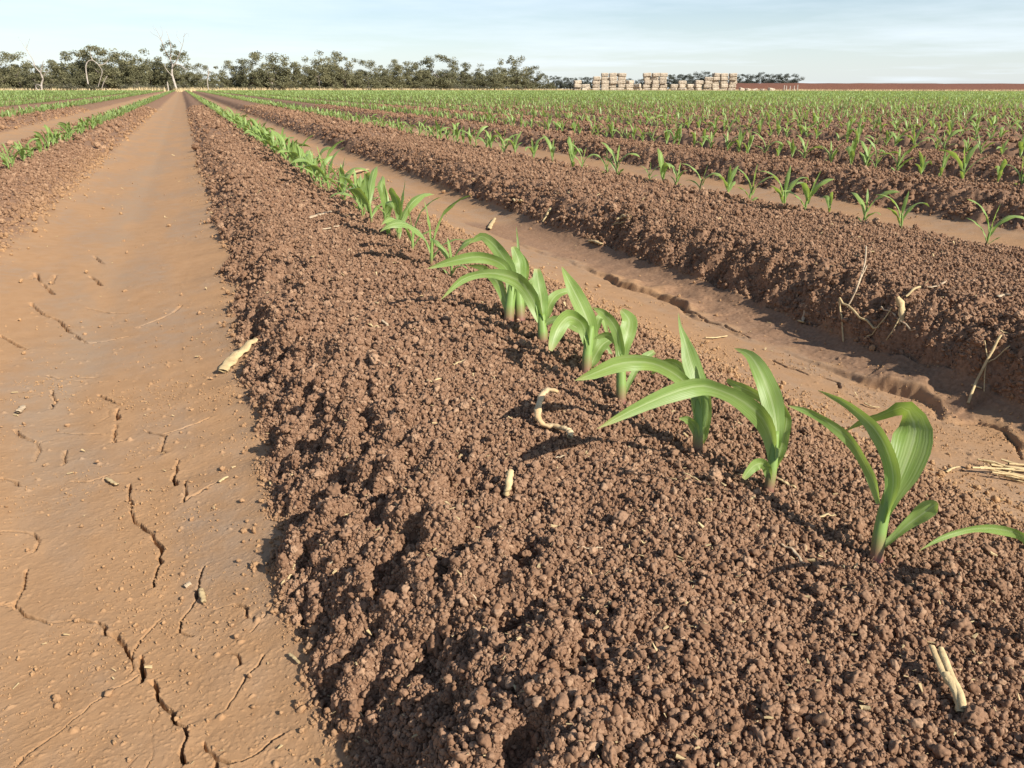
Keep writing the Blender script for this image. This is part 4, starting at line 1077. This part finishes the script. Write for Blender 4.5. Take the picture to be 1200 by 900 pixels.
for px, z, yaw, pit, lab in ((683, 0, .5, .35, 'tilted straw bale left of the tall left stack'), (688, .5, .2, -.5, 'straw bale slumped against the tall left stack'),
                            (869, 0, .3, .25, 'straw bale slumped at the right foot of the tall right stack'), (876, 0, .8, .1, 'second fallen straw bale right of the tall right stack'),
                            (884, 0, .2, -.2, 'loose straw bale lying alone right of the stacks'), (893, 0, 1.1, .0, 'end-on straw bale right of the stacks'), (903, 0, .5, .15, 'collapsed straw bale near the post row')):
    bale(px, BF - 1 + rng.uniform(-1, 1), z, yaw, pit, rng.normal(0, .1), lab, rng.uniform(.75, .95))
for n, px in enumerate((918, 921, 925, 930, 934)):
    m = MB(); q = px_limb(m, [(px, 106.2), (px + rng.normal(0, .3), 98.6 + rng.uniform(-.5, 1))], BF, .16, .15); m.V = [v - q[0] for v in m.V]
    o = m.build('fence_post', MAT['post']); o.location = q[0]; fix_tris(o.data); tag(o, 'pale stout post in the short row right of the straw stacks', 'post', 'posts right of the stacks')

# bank of bare red soil at the right, and the dry grass verge
def bank():
    Rs = np.linspace(70, 620, 120); prof_ = [(0, -.3), (5, 1.5), (8, 2.5), (9.5, 2.75), (15, 2.75), (26, -.3)]
    V = []
    for a in Rs:
        f0 = 300
        for d, z in prof_:
            k = ss(np.array(a), 70, 84) * 1.0
            xy = rf(a, f0 + d + 1.5 * float(vn(np.array(a / 9), np.array(d * .2), 5))); V.append([xy[0], xy[1], (z * (1 + .05 * float(vn(np.array(a / 6.0), np.array(d * 1.0), 8)))) * (k if z > 0 else 1) - .1])
    n = len(prof_); F = [(i * n + j, i * n + j + 1, (i + 1) * n + j + 1, (i + 1) * n + j) for i in range(len(Rs) - 1) for j in range(n - 1)]
    o = link_mesh('earth_bank', mesh_np('earth_bank', V, np.array(F)[:, ::-1], MAT['bank'], True)); tag(o, kind='structure')
bank()
def verge():
    n = 34000; pxs = rng.uniform(-60, 1270, n); F = np.array([belt(p) if p < 655 else 231.0 for p in pxs]) + np.abs(rng.normal(0, 5, n)) + 1
    k = pxs > 655; F[k] = 230.5 + np.abs(rng.normal(0, 9, k.sum()))
    xy = np.stack([rf((p - 600) / 965 * f, f) for p, f in zip(pxs, F)]); z = ground_z(xy[:, 0], xy[:, 1])
    a = rng.uniform(0, 6.28, n); h = rng.uniform(.25, .85, n) * np.where(pxs < 150, .75, 1); w = rng.uniform(.04, .11, n)
    s = np.stack([np.cos(a), np.sin(a), 0 * a], 1); b = np.stack([xy[:, 0], xy[:, 1], z - .02], 1); ln = np.stack([rng.normal(0, .12, n), rng.normal(0, .12, n), h], 1)
    V = np.stack([b - s * w[:, None], b + s * w[:, None], b + ln], 1).reshape(-1, 3)
    o = link_mesh('dry_grass', mesh_np('dry_grass', V, np.arange(n * 3).reshape(-1, 3), MAT['dry_grass'])); tag(o, 'pale dry grass verge between the crop and the trees', 'grass', kind='stuff')
verge()

# ------------------------------------------------------------------ light and sky
SH = np.array([-.47, .88]); SH = SH / np.linalg.norm(SH); EL = R_(35)
sun_dir = np.array([-SH[0] * math.cos(EL), -SH[1] * math.cos(EL), math.sin(EL)])
ld = bpy.data.lights.new('sun', 'SUN'); ld.energy = 5.0; ld.angle = R_(.53); ld.color = (1.0, .93, .83)
sun = bpy.data.objects.new('sun', ld); COL.objects.link(sun)
sun.rotation_euler = Vector(sun_dir).to_track_quat('Z', 'Y').to_euler(); sun.location = (5, -10, 20)
w = bpy.data.worlds.new('World'); scene.world = w; w.use_nodes = True; nt = w.node_tree; nt.nodes.clear()
sky = mk(nt, 'ShaderNodeTexSky', sky_type='NISHITA'); sky.sun_disc = False; sky.sun_elevation = EL; sky.sun_rotation = math.atan2(sun_dir[0], sun_dir[1])
sky.air_density = 1.0; sky.dust_density = .6; sky.ozone_density = 2.5; sky.altitude = 80
bg = mk(nt, 'ShaderNodeBackground'); bg.inputs[1].default_value = .085; nt.links.new(sky.outputs[0], bg.inputs[0])
tc = mk(nt, 'ShaderNodeTexCoord'); sp = mk(nt, 'ShaderNodeSeparateXYZ'); nt.links.new(tc.outputs['Generated'], sp.inputs[0])
dv = mk(nt, 'ShaderNodeMath', operation='ADD'); nt.links.new(sp.outputs[2], dv.inputs[0]); dv.inputs[1].default_value = .035
xx = mk(nt, 'ShaderNodeMath', operation='DIVIDE'); nt.links.new(sp.outputs[0], xx.inputs[0]); nt.links.new(dv.outputs[0], xx.inputs[1])
yy = mk(nt, 'ShaderNodeMath', operation='DIVIDE'); nt.links.new(sp.outputs[1], yy.inputs[0]); nt.links.new(dv.outputs[0], yy.inputs[1])
cb = mk(nt, 'ShaderNodeCombineXYZ'); nt.links.new(xx.outputs[0], cb.inputs[0]); nt.links.new(yy.outputs[0], cb.inputs[1])
nz = noise(nt, cb.outputs[0], .22, 7, .60)
cf0 = ramp(nt, nz, .30, .72, .10, .80); up_ = ramp(nt, sp.outputs[2], .12, .4, 1.0, .10)
cfm = mk(nt, 'ShaderNodeMath', operation='MULTIPLY'); nt.links.new(cf0, cfm.inputs[0]); nt.links.new(up_, cfm.inputs[1]); cf = cfm.outputs[0]
hz = ramp(nt, sp.outputs[2], .0, .14, .52, 0)                 # thin veil of cloud low down
mx0 = mk(nt, 'ShaderNodeMath', operation='MAXIMUM'); nt.links.new(cf, mx0.inputs[0]); nt.links.new(hz, mx0.inputs[1])
cl = mk(nt, 'ShaderNodeBackground'); cl.inputs[0].default_value = (.82, .91, 1.0, 1); cl.inputs[1].default_value = .80
ms = mk(nt, 'ShaderNodeMixShader'); nt.links.new(mx0.outputs[0], ms.inputs[0]); nt.links.new(bg.outputs[0], ms.inputs[1]); nt.links.new(cl.outputs[0], ms.inputs[2])
wo = mk(nt, 'ShaderNodeOutputWorld'); nt.links.new(ms.outputs[0], wo.inputs[0])

vs = scene.view_settings; vs.view_transform = 'Standard'; vs.look = 'None'; vs.exposure = 0.62; vs.gamma = 1; vs.use_curve_mapping = False
scene.render.engine = 'CYCLES'; scene.cycles.max_bounces = 6; scene.cycles.diffuse_bounces = 3; scene.cycles.transmission_bounces = 4
scene.cycles.use_denoising = True; scene.cycles.use_adaptive_sampling = True
